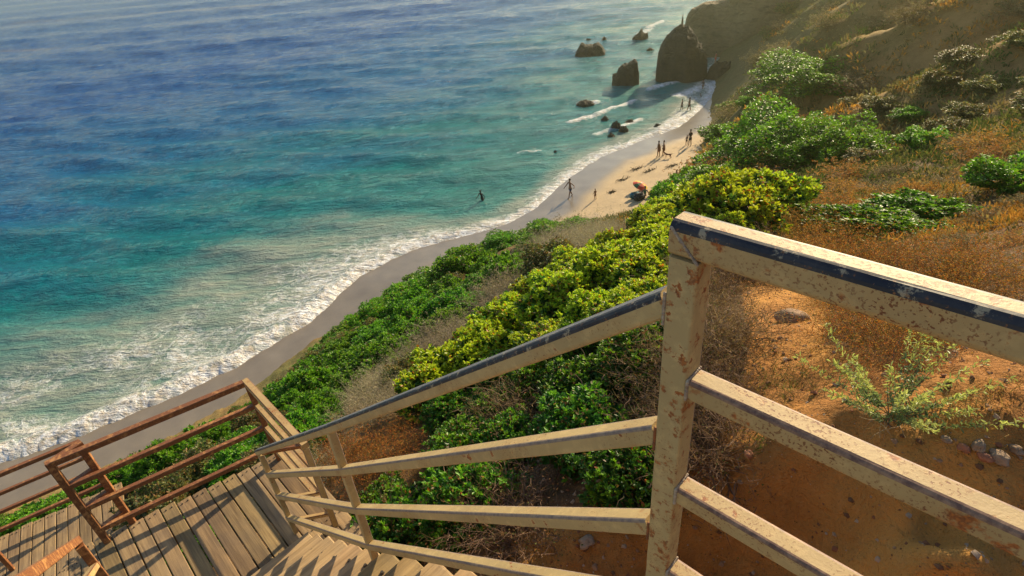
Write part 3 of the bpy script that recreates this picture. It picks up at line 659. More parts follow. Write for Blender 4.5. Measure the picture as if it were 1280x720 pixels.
def inpoly(px, py, poly):
    c = np.zeros(np.shape(px), bool); n = len(poly)
    for i in range(n):
        x1, y1 = poly[i]; x2, y2 = poly[(i+1) % n]
        cond = ((y1 > py) != (y2 > py)) & (px < (x2-x1)*(py-y1)/((y2-y1)+1e-9)+x1); c ^= cond
    return c
POLY = [
 ('bare', [(925,345),(1005,335),(1035,385),(1030,430),(1090,445),(1200,450),(1180,400),(1285,380),(1600,400),(1600,1400),(560,1400),(640,665),(820,610),(880,560),(925,500),(935,420)]),
 ('yel', [(505,478),(560,430),(640,372),(700,318),(760,292),(845,240),(905,212),(955,228),(965,268),(905,290),(845,330),(800,400),(720,410),(620,445),(540,500)]),
 ('gry', [(320,620),(350,570),(385,532),(450,482),(505,435),(560,410),(605,385),(645,345),(700,294),(750,268),(800,258),(790,282),(700,318),(640,372),(560,430),(505,478),(470,530),(400,575)]),
 ('org', [(405,560),(500,510),(540,530),(500,620),(440,620)]),
 ('brn', [(850,325),(960,295),(935,345),(925,420),(925,500),(880,560),(835,560),(840,430)]),
 ('drk', [(500,478),(620,445),(720,410),(842,390),(835,600),(800,640),(640,665),(480,660),(480,560)]),
 ('org2', [(960,265),(1060,240),(1100,300),(1240,330),(1230,365),(1150,360),(1010,325),(950,300)]),
 ('org', [(1035,385),(1180,400),(1200,450),(1090,445),(1035,440)]),
 ('fgr', [(835,250),(850,215),(905,185),(905,120),(960,80),(1060,85),(1050,120),(960,140),(910,215),(900,235),(860,255)]),
 ('grn', [(-400,760),(-300,700),(0,642),(200,552),(330,486),(420,404),(470,368),(520,334),(600,286),(690,262),(740,258),(750,268),(700,294),(645,345),(605,385),(560,410),(505,435),(450,482),(385,532),(280,620),(300,700),(100,760)]),
]
def kind_at(px, py):
    for k, p in POLY:
        if inpoly(np.array(px), np.array(py), p): return k
    return None
def on_stairs(x, y):
    p = Vector((x, y, 0))-Vector((P0.x, P0.y, 0)); t = p.dot(ds); n = p.dot(dn)
    if -2.5 < t < 3.6 and n > -.62: return True
    for root, L0, y0_, y1_ in ((dk, 2.0, -.5, 1.8), (lw, 2.4, -.8, 3.0)):
        q = Vector((x, y, 0))-Vector((root.location.x, root.location.y, 0)); q.rotate(Matrix.Rotation(-root.rotation_euler.z, 3, 'Z'))
        if root is lw: q.y *= sg2
        else: q.y *= sgn
        if -.55 < q.x < L0+.3 and y0_ < q.y < y1_: return True
    return False
placed = []; cnt = {}
UNIQ = {}
def put(kind, x, y, s, sq=.75, name='shrub', label=None, cat='shrub', group=None, lift=.28, z=None, parts=True, rz=None, sx=1., var=None):
    me, br = random.choice(K[kind]) if var is None else K[kind][var]
    z = float(ground(np.array([x]), np.array([y]))[0]) if z is None else z
    rot = random.uniform(0, 6.28) if rz is None else rz
    if parts and br is not None:
        e = empty(name, (x, y, z), rot); e.scale = (s*sx, s, s*sq); f = link('foliage', me, e, (0, 0, lift)); link('branches', br, e, (0, 0, lift))
    else:
        e = link(name, me, None, (x, y, z+s*sq*lift), (0, 0, rot)); e.scale = (s*sx, s, s*sq)
    cnt[group] = cnt.get(group, 0)+1
    tag(e, label, cat, group); return e
GL = {
 'yel': ('shrub', 'yellow green shrub with red tipped leaves on the sunlit crest behind the railing', 'yellow tipped shrubs along the crest'),
 'grn': ('shrub', 'bright green leathery leaved shrub on the slope between landing and beach', 'green shrubs on the slope down to the beach'),
 'drk': ('shrub', 'dark green shrub with pale new shoots seen between the bars of the stair railing', 'dark green shrubs beside the steps'),
 'gry': ('dry_brush', 'dry grey twiggy bush in the pale band between green and yellow shrubs', 'dry grey bushes across the slope'),
 'brn': ('dry_brush', 'leafless brown tangle of twigs behind the corner post of the railing', 'brown twig tangles behind the corner post'),
 'org': ('dry_brush', 'rusty orange dried flower brush low to the ground', 'rusty orange brush'),
 'org2': ('dry_brush', 'orange dry brush just above the top rail on the right', 'orange brush above the right hand rail'),
 'fgr': ('shrub', 'green shrub on the far side of the gully above the beach', 'green shrubs beyond the gully'),
 'foli': ('shrub', 'olive green scrub bush on the hazy hillside', 'olive bushes on the hillside'),
 'fdry': ('dry_brush', 'straw coloured dry bush on the hillside', 'straw coloured bushes on the hillside'),
 'forg': ('dry_brush', 'orange brown dry bush on the hillside', 'orange brown bushes on the hillside'),
}
def gput(k, x, y, s, sq, src=None, **kw):
    nm, lb, gr = GL[k]; return put(src or k, x, y, s, sq, nm, lb, 'shrub' if nm == 'shrub' else 'dry bush', gr, **kw)
def far_enough(x, y, d):
    for a, b, c in placed:
        if (a-x)**2+(b-y)**2 < (.5*(c+d))**2: return False
    return True
# unique plants first
def uput(kind, px, py, s, sq, label, cat='shrub', name='shrub', d=None, **kw):
    p = hit(px, py, 1.6); o = put(kind, p[0], p[1], s, sq, name, label, cat, None, **kw); placed.append((p[0], p[1], (d or s)*1.6)); return o
uput('bgr', 975, 212, 3.3, .62, 'largest rounded green shrub on the hillside, beyond the gully above the orange brush', sx=1.15)
uput('bgr', 1045, 205, 2.5, .6, 'green shrub joined to the right side of the largest rounded hillside shrub')
uput('bgr', 1005, 112, 3.6, .45, 'light green shrub higher on the spur behind the largest rounded shrub', sx=1.2)
uput('grn', 1098, 296, .80, .5, 'low bright green mat shrub above the right hand top rail, left half', sx=1.7, rz=-.65)
uput('grn', 1165, 280, .82, .5, 'low bright green mat shrub above the right hand top rail, right half', sx=1.6, rz=-.65)
uput('fgr', 862, 245, 1.5, .8, 'dark rounded shrub at the very edge of the slope above the beach towels')
uput('forg', 895, 222, 1.6, .6, 'orange topped shrub between the yellow crest shrubs and the beach')
uput('fgr', 1268, 236, .9, .55, 'green shrub at the right border halfway up the hillside')
for i, (px, py, s_) in enumerate(((885, 372, .5), (905, 430, .45), (868, 470, .5), (838, 540, .40), (925, 350, .5), (905, 500, .32))):
    p = hit(px, py, 1.8); gput('brn', p[0], p[1], s_*1.15, .8); placed.append((p[0], p[1], s_*.9))
for px, py, s_ in ((1085, 432, .42), (1130, 440, .42), (1060, 415, .36), (1170, 425, .4), (1050, 375, .4), (1100, 385, .4), (470, 590, .45), (440, 570, .45), (500, 570, .4), (1020, 335, .6), (1070, 345, .6), (1120, 350, .65), (1170, 358, .6), (1215, 350, .6), (985, 300, .7), (1040, 312, .7), (1250, 375, .5)):
    p = hit(px, py, 1.8); gput('org', p[0], p[1], s_, .7); placed.append((p[0], p[1], s_))
# scatter on the real slope
cands = []
for (r0, r1, n, dmin) in ((2.3, 5.5, 2200, .46), (5.5, 9, 2600, .66), (9, 17, 2600, 1.0), (17, 36, 4200, 1.75), (36, 62, 4200, 2.7), (62, 105, 3000, 4.6)):
    rr = np.sqrt(rng.uniform(r0**2, r1**2, n)); aa = np.radians(rng.uniform(-75, 75, n))
    X = rr*np.sin(aa); Y = rr*np.cos(aa); Z = H(X, Y); S, _ = shore(X, Y); BZ = beach_z(X, Y)
    PX, PY = project(X, Y, Z+.35); N1 = fbm(X*.09, Y*.09, 31., 3); N2 = rng.random(n)
    for i in range(n): cands.append((X[i], Y[i], Z[i], S[i], BZ[i], PX[i], PY[i], N1[i], N2[i], rr[i], dmin))
for (x, y, z, s, bz, px, py, n1, n2, r, dmin) in cands:
    if z < bz+.25 or s < 4.0 or on_stairs(x, y): continue
    if px < -260 or px > 1560: continue
    k = kind_at(px, py) if r < 34 or px < 920 else None
    if k == 'bare': continue
    if k is None:
        k = 'hill'
        if r < 6 and px > 820: continue
    if x > 8 and r < 30 and k == 'grn': k = 'hill'
    if x < 8 and k == 'hill' and px < 900: k = 'grn'
    if k == 'yel' and r > 17: k = 'grn'
    if k == 'gry' and n2 > .92: k = 'grn'
    if k == 'yel' and n2 > .93: k = 'gry'
    if k == 'drk' and n2 > .93: k = 'brn'
    if not far_enough(x, y, dmin): continue
    lim = 1.
    if r > 7 and px < 925:                                          # do not tower over the beach
        while lim > .25:
            qx, qy = project(x, y, z+dmin*lim*1.0)
            kq = kind_at(qx, qy)
            if (kq in ('yel', 'brn') if k == 'yel' else kq is not None): break
            lim -= .15
        if lim <= .25: continue
    if k in ('yel', 'grn', 'drk', 'gry', 'brn'):
        if k in ('drk', 'brn') and r < 4.2: sc_ = .40+.14*n2
        else: sc_ = dmin*(random.uniform(.72, .95) if k != 'yel' else random.uniform(.95, 1.15))*lim
        if r > 17 and k != 'gry': o = gput(k, x, y, sc_*1.05, random.uniform(.5, .75), src='fgr', z=z)
        elif k == 'grn' and n2 > .86: o = gput(k, x, y, sc_, .7, src='foli', z=z)
        elif r > 17: o = gput(k, x, y, sc_, .6, src='fdry', z=z)
        else: o = gput(k, x, y, sc_, random.uniform(.6, .85) if k != 'gry' else .7, z=z)
    elif k in ('org', 'org2'):
        sc_ = dmin*random.uniform(.5, .75); o = gput(k, x, y, sc_, .55, src='org' if r < 11 else 'forg', z=z)
    elif k == 'fgr': o = gput(k, x, y, dmin*lim*random.uniform(.6, .9), .5, z=z)
    else:
        bare = x/max(y, 1) > .62 and r > 24
        if bare and n2 < .62: continue
        if n2 < .42: continue
        kk = 'foli' if n1+.5*(n2-.5) > .06 else ('forg' if px > 950 and py > 150 and n2 > .4 else 'fdry')
        if n1 > .42: kk = 'fgr'
        if r < 22 and px > 980:
            kk = 'forg' if n2 < .8 else 'fdry'
            if n2 > .95: kk = 'foli'
            dmin = dmin*.8
        o = gput(kk, x, y, dmin*random.uniform(.36, .66), random.uniform(.4, .6), z=z)
    placed.append((x, y, dmin))
print('SHRUBS', cnt)

# ground cover
def tufts(n, region, label, colors, hb, wb, nb, cat, name, spread=.05, mat='dry'):
    X, Y = region(n*4); S, _ = shore(X, Y); Z = H(X, Y); ok = (Z > beach_z(X, Y)+.1) & (S > 4.5)
    st_ = np.array([not on_stairs(a, b) if a*a+b*b < 70 else True for a, b in zip(X, Y)]); ok &= st_
    X = X[ok][:n]; Y = Y[ok][:n]; Z = Z[ok][:n]; n = len(X); R_ = np.hypot(X, Y); k = np.clip(R_/16, .5, 1.5)
    P = np.repeat(np.c_[X, Y, Z-.01], nb, 0)+rng.normal(size=(n*nb, 3))*np.array([spread, spread, 0])*np.repeat(k, nb)[:, None]
    D = unit(rng.normal(size=(n*nb, 3))*.55+np.array([0, 0, 1])); D[:, 2] = np.abs(D[:, 2])
    kk = np.repeat(k, nb); V, F, _ = ribbons(P, D, hb*kk*rng.uniform(.5, 1.2, n*nb), wb*kk, 2, .5, .12)
    c = np.array(colors); tid = np.repeat(rng.integers(0, len(c), n), nb); cc = c[tid]*rng.uniform(.7, 1.25, (n*nb, 1))
    me = npmesh(name, V, F, M[mat], col=np.repeat(cc, 6, 0)); return tag(link(name, me), label, cat, kind='stuff')
def reg_far(n):
    r_ = np.exp(rng.uniform(math.log(9), math.log(95), n)); a = np.radians(rng.uniform(8, 68, n)); return r_*np.sin(a), r_*np.cos(a)
def reg_near(n):
    r_ = np.exp(rng.uniform(math.log(3.2), math.log(14), n)); a = np.radians(rng.uniform(-55, 68, n)); x = r_*np.sin(a); y = r_*np.cos(a)
    px, py = project(x, y, H(x, y)); b = inpoly(px, py, POLY[0][1]); keep = ~b | ((rng.random(n) < .10)&(fbm(x*1.3, y*1.3, 40., 2) > .15)); return x[keep], y[keep]
def clumps(n, region, label, name, cat, nl, size, rad):
    X, Y = region(n*5); S, _ = shore(X, Y); Z = H(X, Y); nn_ = fbm(X*.35, Y*.35, 50., 3)
    ok = (Z > beach_z(X, Y)+.2) & (S > 4.5) & (nn_+.35*rng.normal(size=len(X)) > .0); X = X[ok][:n]; Y = Y[ok][:n]; Z = Z[ok][:n]; n = len(X); R_ = np.hypot(X, Y)
    k = np.clip(R_/30, .45, 1.9)*rng.uniform(.5, 1.5, n); kk = np.repeat(k, nl)
    d = unit(rng.normal(size=(n*nl, 3))); d[:, 2] = np.abs(d[:, 2])*.8; P = np.repeat(np.c_[X, Y, Z-.03], nl, 0)+d*(rad*kk*rng.uniform(.5, 1, n*nl))[:, None]
    N = unit(d+rng.normal(size=d.shape)*.5+np.array([0, 0, .4])); s = size*kk*rng.uniform(.6, 1.3, n*nl); V, F, q = leaves(P, N, s, s*.42, False)
    pal = np.array(((.34, .25, .11), (.24, .19, .08), (.13, .15, .045), (.56, .27, .06), (.085, .12, .03), (.19, .18, .07))); patch = fbm(X*.08, Y*.08, 60., 3)
    ci = np.clip(np.round((patch+.5+.28*rng.normal(size=n))*5), 0, 5).astype(int); ci = np.array([3, 0, 1, 5, 2, 4])[ci]; c = np.repeat(pal[ci]*rng.uniform(.7, 1.2, (n, 1)), nl, 0)*rng.uniform(.8, 1.2, (n*nl, 1))
    tag(link(name, npmesh(name, V, F, M['dry'], col=np.repeat(c, q, 0))), label, cat, kind='stuff')
clumps(21000, reg_far, 'low olive and straw scrub covering the hillside between the bushes', 'hillside_scrub', 'ground cover', 16, .15, .26)
tufts(9000, reg_far, 'dry straw grass between the bushes of the hillside', ((.50, .33, .12), (.36, .24, .08), (.17, .17, .055), (.58, .28, .06), (.12, .14, .04), (.10, .11, .035)), .22, .030, 5, 'dry grass', 'hillside_grass')
tufts(7000, reg_near, 'dry grass and leaf litter under the shrubs near the railing', ((.30, .20, .10), (.20, .11, .05), (.12, .12, .04), (.34, .16, .05)), .20, .007, 8, 'dry grass', 'dry_grass', .07)

# small plants on the path ledge
def sage(px, py, h, label, seed):
    p = hit(px, py, 1.4); e = empty('sage_plant', tuple(p)); tag(e, label, 'plant')
    n = 24; a = rng.random(n)*2*pi; D = unit(np.c_[np.cos(a)*.75, np.sin(a)*.75, rng.uniform(.5, 1.3, n)]); P = np.zeros((n, 3)); P[:, :2] = rng.normal(size=(n, 2))*.02
    Lg = rng.uniform(.6, 1., n)*h; V, F, tip = ribbons(P, D, Lg, np.full(n, .006), 5, .0, .10)
    link('stems', npmesh('stems', V, F, M['twig']), e)
    m = n*110; k = rng.integers(0, n, m); f = rng.uniform(.25, 1.03, m); Pn = P[k]+(tip[k]-P[k])*f[:, None]+rng.normal(size=(m, 3))*.007
    N = unit(D[k]*.5+rng.normal(size=(m, 3))*.7); s = rng.uniform(.016, .034, m); V, F, kk = leaves(Pn, N, s, s*.32, True)
    c = np.where((f > .62)[:, None], np.array([.42, .45, .15]), np.array([.18, .24, .11]))*rng.uniform(.7, 1.3, (m, 1))
    link('foliage', npmesh('foliage', V, F, M['leaf'], col=np.repeat(c, kk, 0)), e)
    m = 40; P = rng.normal(size=(m, 3))*np.array([.05, .05, 0]); a = rng.random(m)*2*pi; D = unit(np.c_[np.cos(a), np.sin(a), rng.uniform(0, .35, m)])
    V, F, _ = ribbons(P, D, rng.uniform(.1, .3, m), np.full(m, .004), 4, .3, .25)
    link('dead_twigs', npmesh('dead_twigs', V, F, M['dry'], col=np.tile((.36, .27, .18), (len(V), 1))), e)
sage(1112, 530, .50, 'small grey green sage with upright pale tips on the bare soil ledge', 1)
def gclump(px, py, s, label, cols, n=160, L=.2):
    p = hit(px, py, 1.4); P = rng.normal(size=(n, 3))*np.array([s, s, 0]); D = unit(rng.normal(size=(n, 3))*.6+np.array([0, 0, .9]))
    for i in range(n): P[i, 2] = float(H(p[0]+P[i, 0], p[1]+P[i, 1]))-p[2]-.005
    V, F, tip = ribbons(P, D, rng.uniform(.4, 1, n)*L, np.full(n, .0045), 4, .7, .22); c = np.array(cols)[rng.integers(0, len(cols), n)]*rng.uniform(.7, 1.2, (n, 1))
    tag(link('grass_tuft', npmesh('grass_tuft', V, F, M['dry'], col=np.repeat(c, 10, 0)), None, tuple(p)), label, 'grass')
gclump(985, 480, .16, 'straw and green grass tuft below the flat brown rock on the path', ((.34, .2, .08), (.18, .22, .05), (.4, .27, .1)), 420, .17)
gclump(1200, 510, .10, 'dry grass tuft right of the small sage', ((.36, .24, .1), (.2, .15, .06)), 200, .12)
gclump(955, 552, .05, 'small green weed at the foot of the bank behind the second rail', ((.08, .18, .03), (.14, .2, .04)), 90, .10)
gclump(1230, 500, .09, 'orange lit dry weed at the right end of the ledge', ((.4, .25, .08), (.3, .16, .05)), 160, .12)

# ------------------------------------------------------------------ rocks and stones
def stone(px, py, w, hh, label, mat, name='stone', cat='stone', z0=.25, seed=None):
    p = hit(px, py, 1.4); bm = bmesh.new(); bmesh.ops.create_icosphere(bm, subdivisions=3, radius=1)
    s = random.random()*50
    V = np.array([v.co[:] for v in bm.verts]); n = pn3(V[:, 0]*1.2+s, V[:, 1]*1.2, V[:, 2]*1.2)*.45+pn3(V[:, 0]*4+s, V[:, 1]*4, V[:, 2]*4)*.10
    for v, k in zip(bm.verts, n): v.co *= 1+k; v.co.x *= w/2; v.co.y *= w/2*.75; v.co.z *= hh/2
    o = bmobj(name, bm, M[mat], smooth=True, loc=(p[0], p[1], p[2]+hh*z0), rot=(random.uniform(-.2, .2), random.uniform(-.2, .2), random.uniform(0, 3)))
    return tag(o, label, cat)
M['brownrock'] = m_rock('brown_flat_rock', (.20, .12, .07), (.30, .19, .11), 6, .01)
stone(990, 400, .30, .10, 'flat brown rock half buried in the sunlit path', 'brownrock')
stone(1222, 560, .075, .045, 'pale orange stone at the left end of the row on the bank edge', 'stone')
stone(1203, 563, .06, .04, 'reddish stone beside the small sage twigs', 'stone2')
stone(1248, 574, .085, .05, 'largest cream pebble in the row on the bank edge', 'stone')
stone(1228, 578, .07, .04, 'brick red pebble lying below the cream pebbles', 'stone2')
stone(1268, 566, .06, .04, 'round white pebble close to the right border', 'stone')
stone(1180, 556, .05, .03, 'flat grey pebble under the dead twigs of the sage', 'stone')
stone(936, 570, .07, .05, 'pink red stone stuck in the bank behind the corner post', 'stone2')
stone(896, 577, .06, .035, 'pale yellow chip of stone stuck in the bank near the corner post', 'stone')
stone(734, 680, .11, .05, 'pale angular stone under the third stair rail', 'stone')
# pebbles and crumbs, uncountable
n = 4200; r_ = np.exp(rng.uniform(math.log(1.6), math.log(9), n)); a = np.radians(rng.uniform(-5, 66, n)); X = r_*np.sin(a); Y = r_*np.cos(a); Z = H(X, Y)
ico = bmesh.new(); bmesh.ops.create_icosphere(ico, subdivisions=1, radius=1); iv = np.array([v.co[:] for v in ico.verts]); ifc = np.array([[v.index for v in f.verts] for f in ico.faces]); ico.free()
sz = .004+.018*rng.random(n)**4; V = (iv[None]*(1+.3*rng.normal(size=(n, 12, 1)))*sz[:, None, None]*np.array([1, 1, .6])+np.c_[X, Y, Z+sz*.2][:, None]).reshape(-1, 3)
F = (ifc[None]+(np.arange(n)*12)[:, None, None]).reshape(-1, 3)
cc = np.array([(.40, .26, .15), (.30, .14, .07), (.22, .12, .06), (.5, .38, .26)])[rng.integers(0, 4, n)]
tag(link('gravel', npmesh('gravel', V, F, M['dry'], col=np.repeat(cc, 12, 0))), 'loose crumbs and small gravel scattered on the reddish path and bank', 'gravel', kind='stuff')

def sea_rock(name, px, py, outline, label, depth=.8, z=0., mat='rock', cat='rock', seed=0, rough=.12, nx=44, ny=26, p3=None, bury=.6):
    """outline: (x, height) in pixels of the photograph, turned into metres at the rock's own distance"""
    b = Vector(at_z(px, py, z)) if p3 is None else Vector(p3)
    fw = b.y*cos(PITCH)+(EYE-b.z)*sin(PITCH); m = fw/FPX; el = math.atan2(EYE-b.z, hypot(b.x, b.y))
    ox = np.array([a*m for a, _ in outline]); oh = np.array([h*m/cos(el) for _, h in outline]); w_ = ox[-1]-ox[0]
    u = np.linspace(ox[0], ox[-1], nx); v = np.linspace(-1, 1, ny); U, Vv = np.meshgrid(u, v, indexing='ij')
    hx = np.interp(U, ox, oh); e = (U-ox[0])/w_*2-1; half = w_*.5*depth*np.sqrt(np.clip(1-e**2*.97, 0, 1))+.02*w_
    Z = hx*np.clip(1-np.abs(Vv)**3.2, 0, 1)**.6
    Yl = Vv*half*(1-.35*np.clip(Z/max(oh.max(), .01), 0, 1)*0)
    Yl = Yl*(1+.25*pn3(U/w_*5+seed, Vv*2, 1.)); q = 1./max(w_, .1)
    nn = fbm(U*q*5+seed, Yl*q*5, Z*q*5, 4)*rough*w_
    Zf = np.maximum(Z+nn*np.clip(Z*3/w_, 0, 1)*1.2, 0)-.02; U2 = U+nn*.5
    Zf = np.where((np.abs(Vv) > .999) | (np.abs(e) > .999), -bury, Zf)
    az = atan2(b.x, b.y); X = U2*cos(az)+Yl*sin(az); Yw = -U2*sin(az)+Yl*cos(az)
    i, j = np.meshgrid(np.arange(nx-1), np.arange(ny-1), indexing='ij'); k = (i*ny+j).ravel()
    me = npmesh(name, np.c_[X.ravel(), Yw.ravel(), Zf.ravel()], np.c_[k, k+ny, k+ny+1, k+1], M[mat], smooth=False)
    o = link(name, me, None, tuple(b))
    return o if label is None else tag(o, label, cat)
sea_rock('sea_stack', 851, 98, [(-31, 0), (-30.5, 22), (-27, 38), (-20, 49), (-12, 56), (-3, 60), (5, 58), (11, 51), (16, 43), (23, 35), (29, 18), (31, 0)], 'tall dark sea stack with rounded top standing at the end of the beach', seed=3, rough=.05, nx=60, ny=40)
sea_rock('sea_rock', 782, 106, [(-17, 8), (-16, 14), (-11, 14), (-9, 20), (-4, 24), (2, 24), (9, 29), (13, 26), (16, 12), (17, 0)], 'dark wedge shaped rock with a pointed right shoulder left of the tall stack', seed=5, rough=.05)
sea_rock('sea_rock', 738, 66, [(-19, 0), (-15, 6), (-12, 11), (-6, 9), (2, 10), (10, 11), (14, 7), (19, 0)], 'long low dark rock with a flat notched top, farthest left of the big rocks', seed=7, rough=.05)
sea_rock('sea_rock', 735, 51, [(-3, 0), (-2, 2.5), (2, 2.5), (4, 0)], 'tiny dark rock just behind the long low rock, left one of two', seed=8)
sea_rock('sea_rock', 755, 52, [(-4, 0), (-2, 4), (0, 6), (2, 4), (4, 0)], 'tiny pointed rock just behind the right end of the long low rock', seed=9)
sea_rock('sea_rock', 799, 50, [(-11, 0), (-6, 5), (-1, 8), (2, 13), (5, 8), (10, 8), (11, 0)], 'small dark rock with a sharp peak between the long low rock and the tall stack', seed=10, rough=.05)
sea_rock('sea_rock', 732, 130, [(-12, 0), (-8, 3), (0, 4), (7, 3), (11, 0)], 'flat rock awash in foam below the wedge shaped rock', seed=11)
sea_rock('sea_rock', 770, 161, [(-7, 0), (-5, 6), (0, 9), (5, 5), (8, 0)], 'round dark boulder in the surf, taller of the touching pair', seed=12)
sea_rock('sea_rock', 779, 164, [(-6, 0), (-3, 5), (3, 6), (7, 0)], 'round dark boulder in the surf, lower right of the touching pair', seed=13)
sea_rock('sea_rock', 764, 170, [(-5, 0), (-1, 4), (5, 0)], 'small boulder in the foam just below the touching pair', seed=14)
sea_rock('sea_rock', 787, 153, [(-7, 0), (-2, 3), (3, 3), (7, 0)], 'flat reef rock in the foam above the touching pair', seed=15)
sea_rock('sea_rock', 821, 159, [(-5, 0), (-1, 4), (4, 3), (6, 0)], 'lone boulder in shallow wash right of the touching pair', seed=16)
sea_rock('sea_rock', 756, 149, [(-5, 0), (0, 4), (5, 0)], 'small boulder at the right end of the breaking wave', seed=17)
sea_rock('sea_rock', 694, 191, [(-3, 0), (0, 3), (3, 0)], 'tiny rock alone in the water left of the boulders', seed=18)
sea_rock('sea_rock', 813, 62, [(-5, 0), (-1, 2.5), (5, 0)], 'low wet rock beside the glints left of the tall stack', seed=19)
sea_rock('sea_rock', 838, 122, [(-3, 0), (0, 2.4), (3, 0)], 'tiny rock in the bright foam below the tall stack', seed=20)
sea_rock('beach_rock', 895, 99, [(-12, 0), (-11, 9), (-7, 16), (-1, 19), (6, 18), (14, 20), (18, 0)], 'dark hump of rock under the person in red, right of the tall stack', seed=21, depth=.7)
hp = at_r(905, 66, 100.); hp[2] = 0
tag(sea_rock('headland', 905, 66, [(-52, 0), (-50, 30), (-47, 46), (-42, 52), (-30, 58), (-15, 60), (-2, 61), (2, 74), (12, 86), (40, 100), (75, 125), (110, 120), (130, 0)], None, depth=.28, mat='cliff', seed=30, rough=.02, nx=130, ny=60), kind='structure')
sea_rock('headland', 852, 40, [(-1.6, 0), (-1.2, 10), (0, 21), (1.2, 12), (2, 0)], 'thin rock pinnacle at the seaward tip of the far headland', cat='rock', seed=32, mat='rock').name = 'rock_pinnacle'

# ------------------------------------------------------------------ people
def skinned(name, joints, edges, mat, parent=None, root=0, sub=2):
    me = bpy.data.meshes.new(name); me.from_pydata([j[:3] for j in joints], edges, []); 
    o = link(name, me, parent); o.modifiers.new('skin', 'SKIN'); 
    for v, j in zip(me.skin_vertices[0].data if me.skin_vertices else [], joints): v.radius = (j[3], j[4] if len(j) > 4 else j[3])
    if not me.skin_vertices:
        bm = bmesh.new(); bm.from_mesh(me); lay = bm.verts.layers.skin.verify()
        bm.verts.ensure_lookup_table()
        for v, j in zip(bm.verts, joints): v[lay].radius = (j[3], j[4] if len(j) > 4 else j[3])
        bm.verts[root][lay].use_root = True; bm.to_mesh(me); bm.free()
    s = o.modifiers.new('sub', 'SUBSURF'); s.levels = sub; s.render_levels = sub
    me.materials.append(M[mat])
    return o
def person(px, py, h, face, label, stride=.12, lean=0., arms=(.15, .15), sit=False, skin='skin', top=None, bottom='black', group=None, hair='hair', z=None, drape=None):
    p = hit(px, py, 12) if z is None else at_z(px, py, z)
    e = empty('person', (p[0], p[1], p[2]-(.02 if not sit else .0)), face); tag(e, label, 'person', group)
    s = h/1.75; hipz = .90 if not sit else .12
    def J(x, y, z, r1, r2=None): return (x*s, y*s, z*s, r1*s, (r2 or r1)*s)
    ty = lean                                                        # forward lean of the trunk, +y is forward
    pel = J(0, 0, hipz, .135, .10); ch = J(0, .25*ty, hipz+.28, .12, .085); shd = J(0, .55*ty, hipz+.50, .13, .085); nk = J(0, .62*ty, hipz+.60, .05); hd0 = J(0, .68*ty, hipz+.70, .078, .088); hd1 = J(0, .72*ty, hipz+.80, .068, .08)
    js = [pel, ch, shd, nk, hd0, hd1]; ed = [(0, 1), (1, 2), (2, 3), (3, 4), (4, 5)]
    for sx, st_, ar in ((-1, 1, arms[0]), (1, -1, arms[1])):
        b = len(js)
        if sit: js += [J(.10*sx, .05, hipz, .09), J(.14*sx, .42, hipz+.30, .06), J(.13*sx, .62, .06, .045), J(.13*sx, .74, .03, .035)]
        else: js += [J(.09*sx, 0, hipz-.08, .09), J(.10*sx, stride*st_*.7+.02, .48, .06), J(.10*sx, stride*st_*1.3-.03, .09, .042), J(.10*sx, stride*st_*1.3+.12, .03, .036)]
        ed += [(0, b), (b, b+1), (b+1, b+2), (b+2, b+3)]
        a = len(js); sh_ = shd
        js += [J(.19*sx, .55*ty, hipz+.49, .052), J((.22+ar*.5)*sx, .45*ty-stride*st_*.8, hipz+.22, .042), J((.21+ar)*sx, .5*ty-stride*st_*1.0+.10+ar*.4, hipz+.02+ar*.5, .032), J((.21+ar)*sx, .5*ty-stride*st_+.15+ar*.4, hipz-.08+ar*.5, .026)]
        ed += [(2, a), (a, a+1), (a+1, a+2), (a+2, a+3)]
    skinned('body', js, ed, skin, e)
    if not sit:
        cj = [J(0, 0, hipz+.06, .15, .115)]
        ce = []
        for sx, st_ in ((-1, 1), (1, -1)): b = len(cj); cj += [J(.09*sx, 0, hipz-.10, .105), J(.10*sx, stride*st_*.55+.01, .60, .085)]; ce += [(0, b), (b, b+1)]
        skinned('shorts', cj, ce, bottom, e, sub=1)
    if top: skinned('shirt', [J(0, .02*ty, hipz+.06, .148, .115), J(0, .25*ty, hipz+.28, .135, .105), J(0, .53*ty, hipz+.49, .14, .10), J(-.20, .55*ty, hipz+.47, .066), J(.20, .55*ty, hipz+.47, .066)], [(0, 1), (1, 2), (2, 3), (2, 4)], top, e, sub=1)
    if drape:
        skinned('towel', [J(0, .0, hipz+.50, .22, .12), J(0, -.04, hipz+.15, .25, .15), J(0, -.06, hipz-.35, .26, .17)], [(0, 1), (1, 2)], drape, e, sub=1)
    bm = bmesh.new(); bmesh.ops.create_uvsphere(bm, u_segments=12, v_segments=8, radius=.098*s, matrix=Matrix.Translation((0, (.70*ty-.022)*s, (hipz+.80)*s)))
    bmobj('hair', bm, M[hair], e, smooth=True)
    return e
person(604, 257, 1.6, 2.6, 'person in a dark wetsuit wading out of the foam, leaning forward, left of everyone', .16, .35, skin='black', bottom='black', z=-.45)
person(713, 247, 1.75, 2.2, 'bare chested man in dark trunks striding along the wet sand', .24, .05, (.3, .1), skin='darkskin', bottom='navy')
person(744, 250, 1.0, .5, 'small child in brown standing on dry sand above the green slope', .05, 0, skin='darkskin', top='brown', bottom='brown')
person(823, 196, 1.6, .8, 'left one of the close pair on the sand, wrapped in a brown towel', .06, .05, drape='brown', skin='darkskin')
person(829, 195, 1.55, 1.2, 'right one of the close pair on the sand, wrapped in a brown cloth', .06, 0, drape='brown', skin='darkskin')
person(862, 183, 1.7, .4, 'tall standing adult in dark clothes near the cliff foot, casting a long shadow', .05, 0, top='black', bottom='black', skin='darkskin')
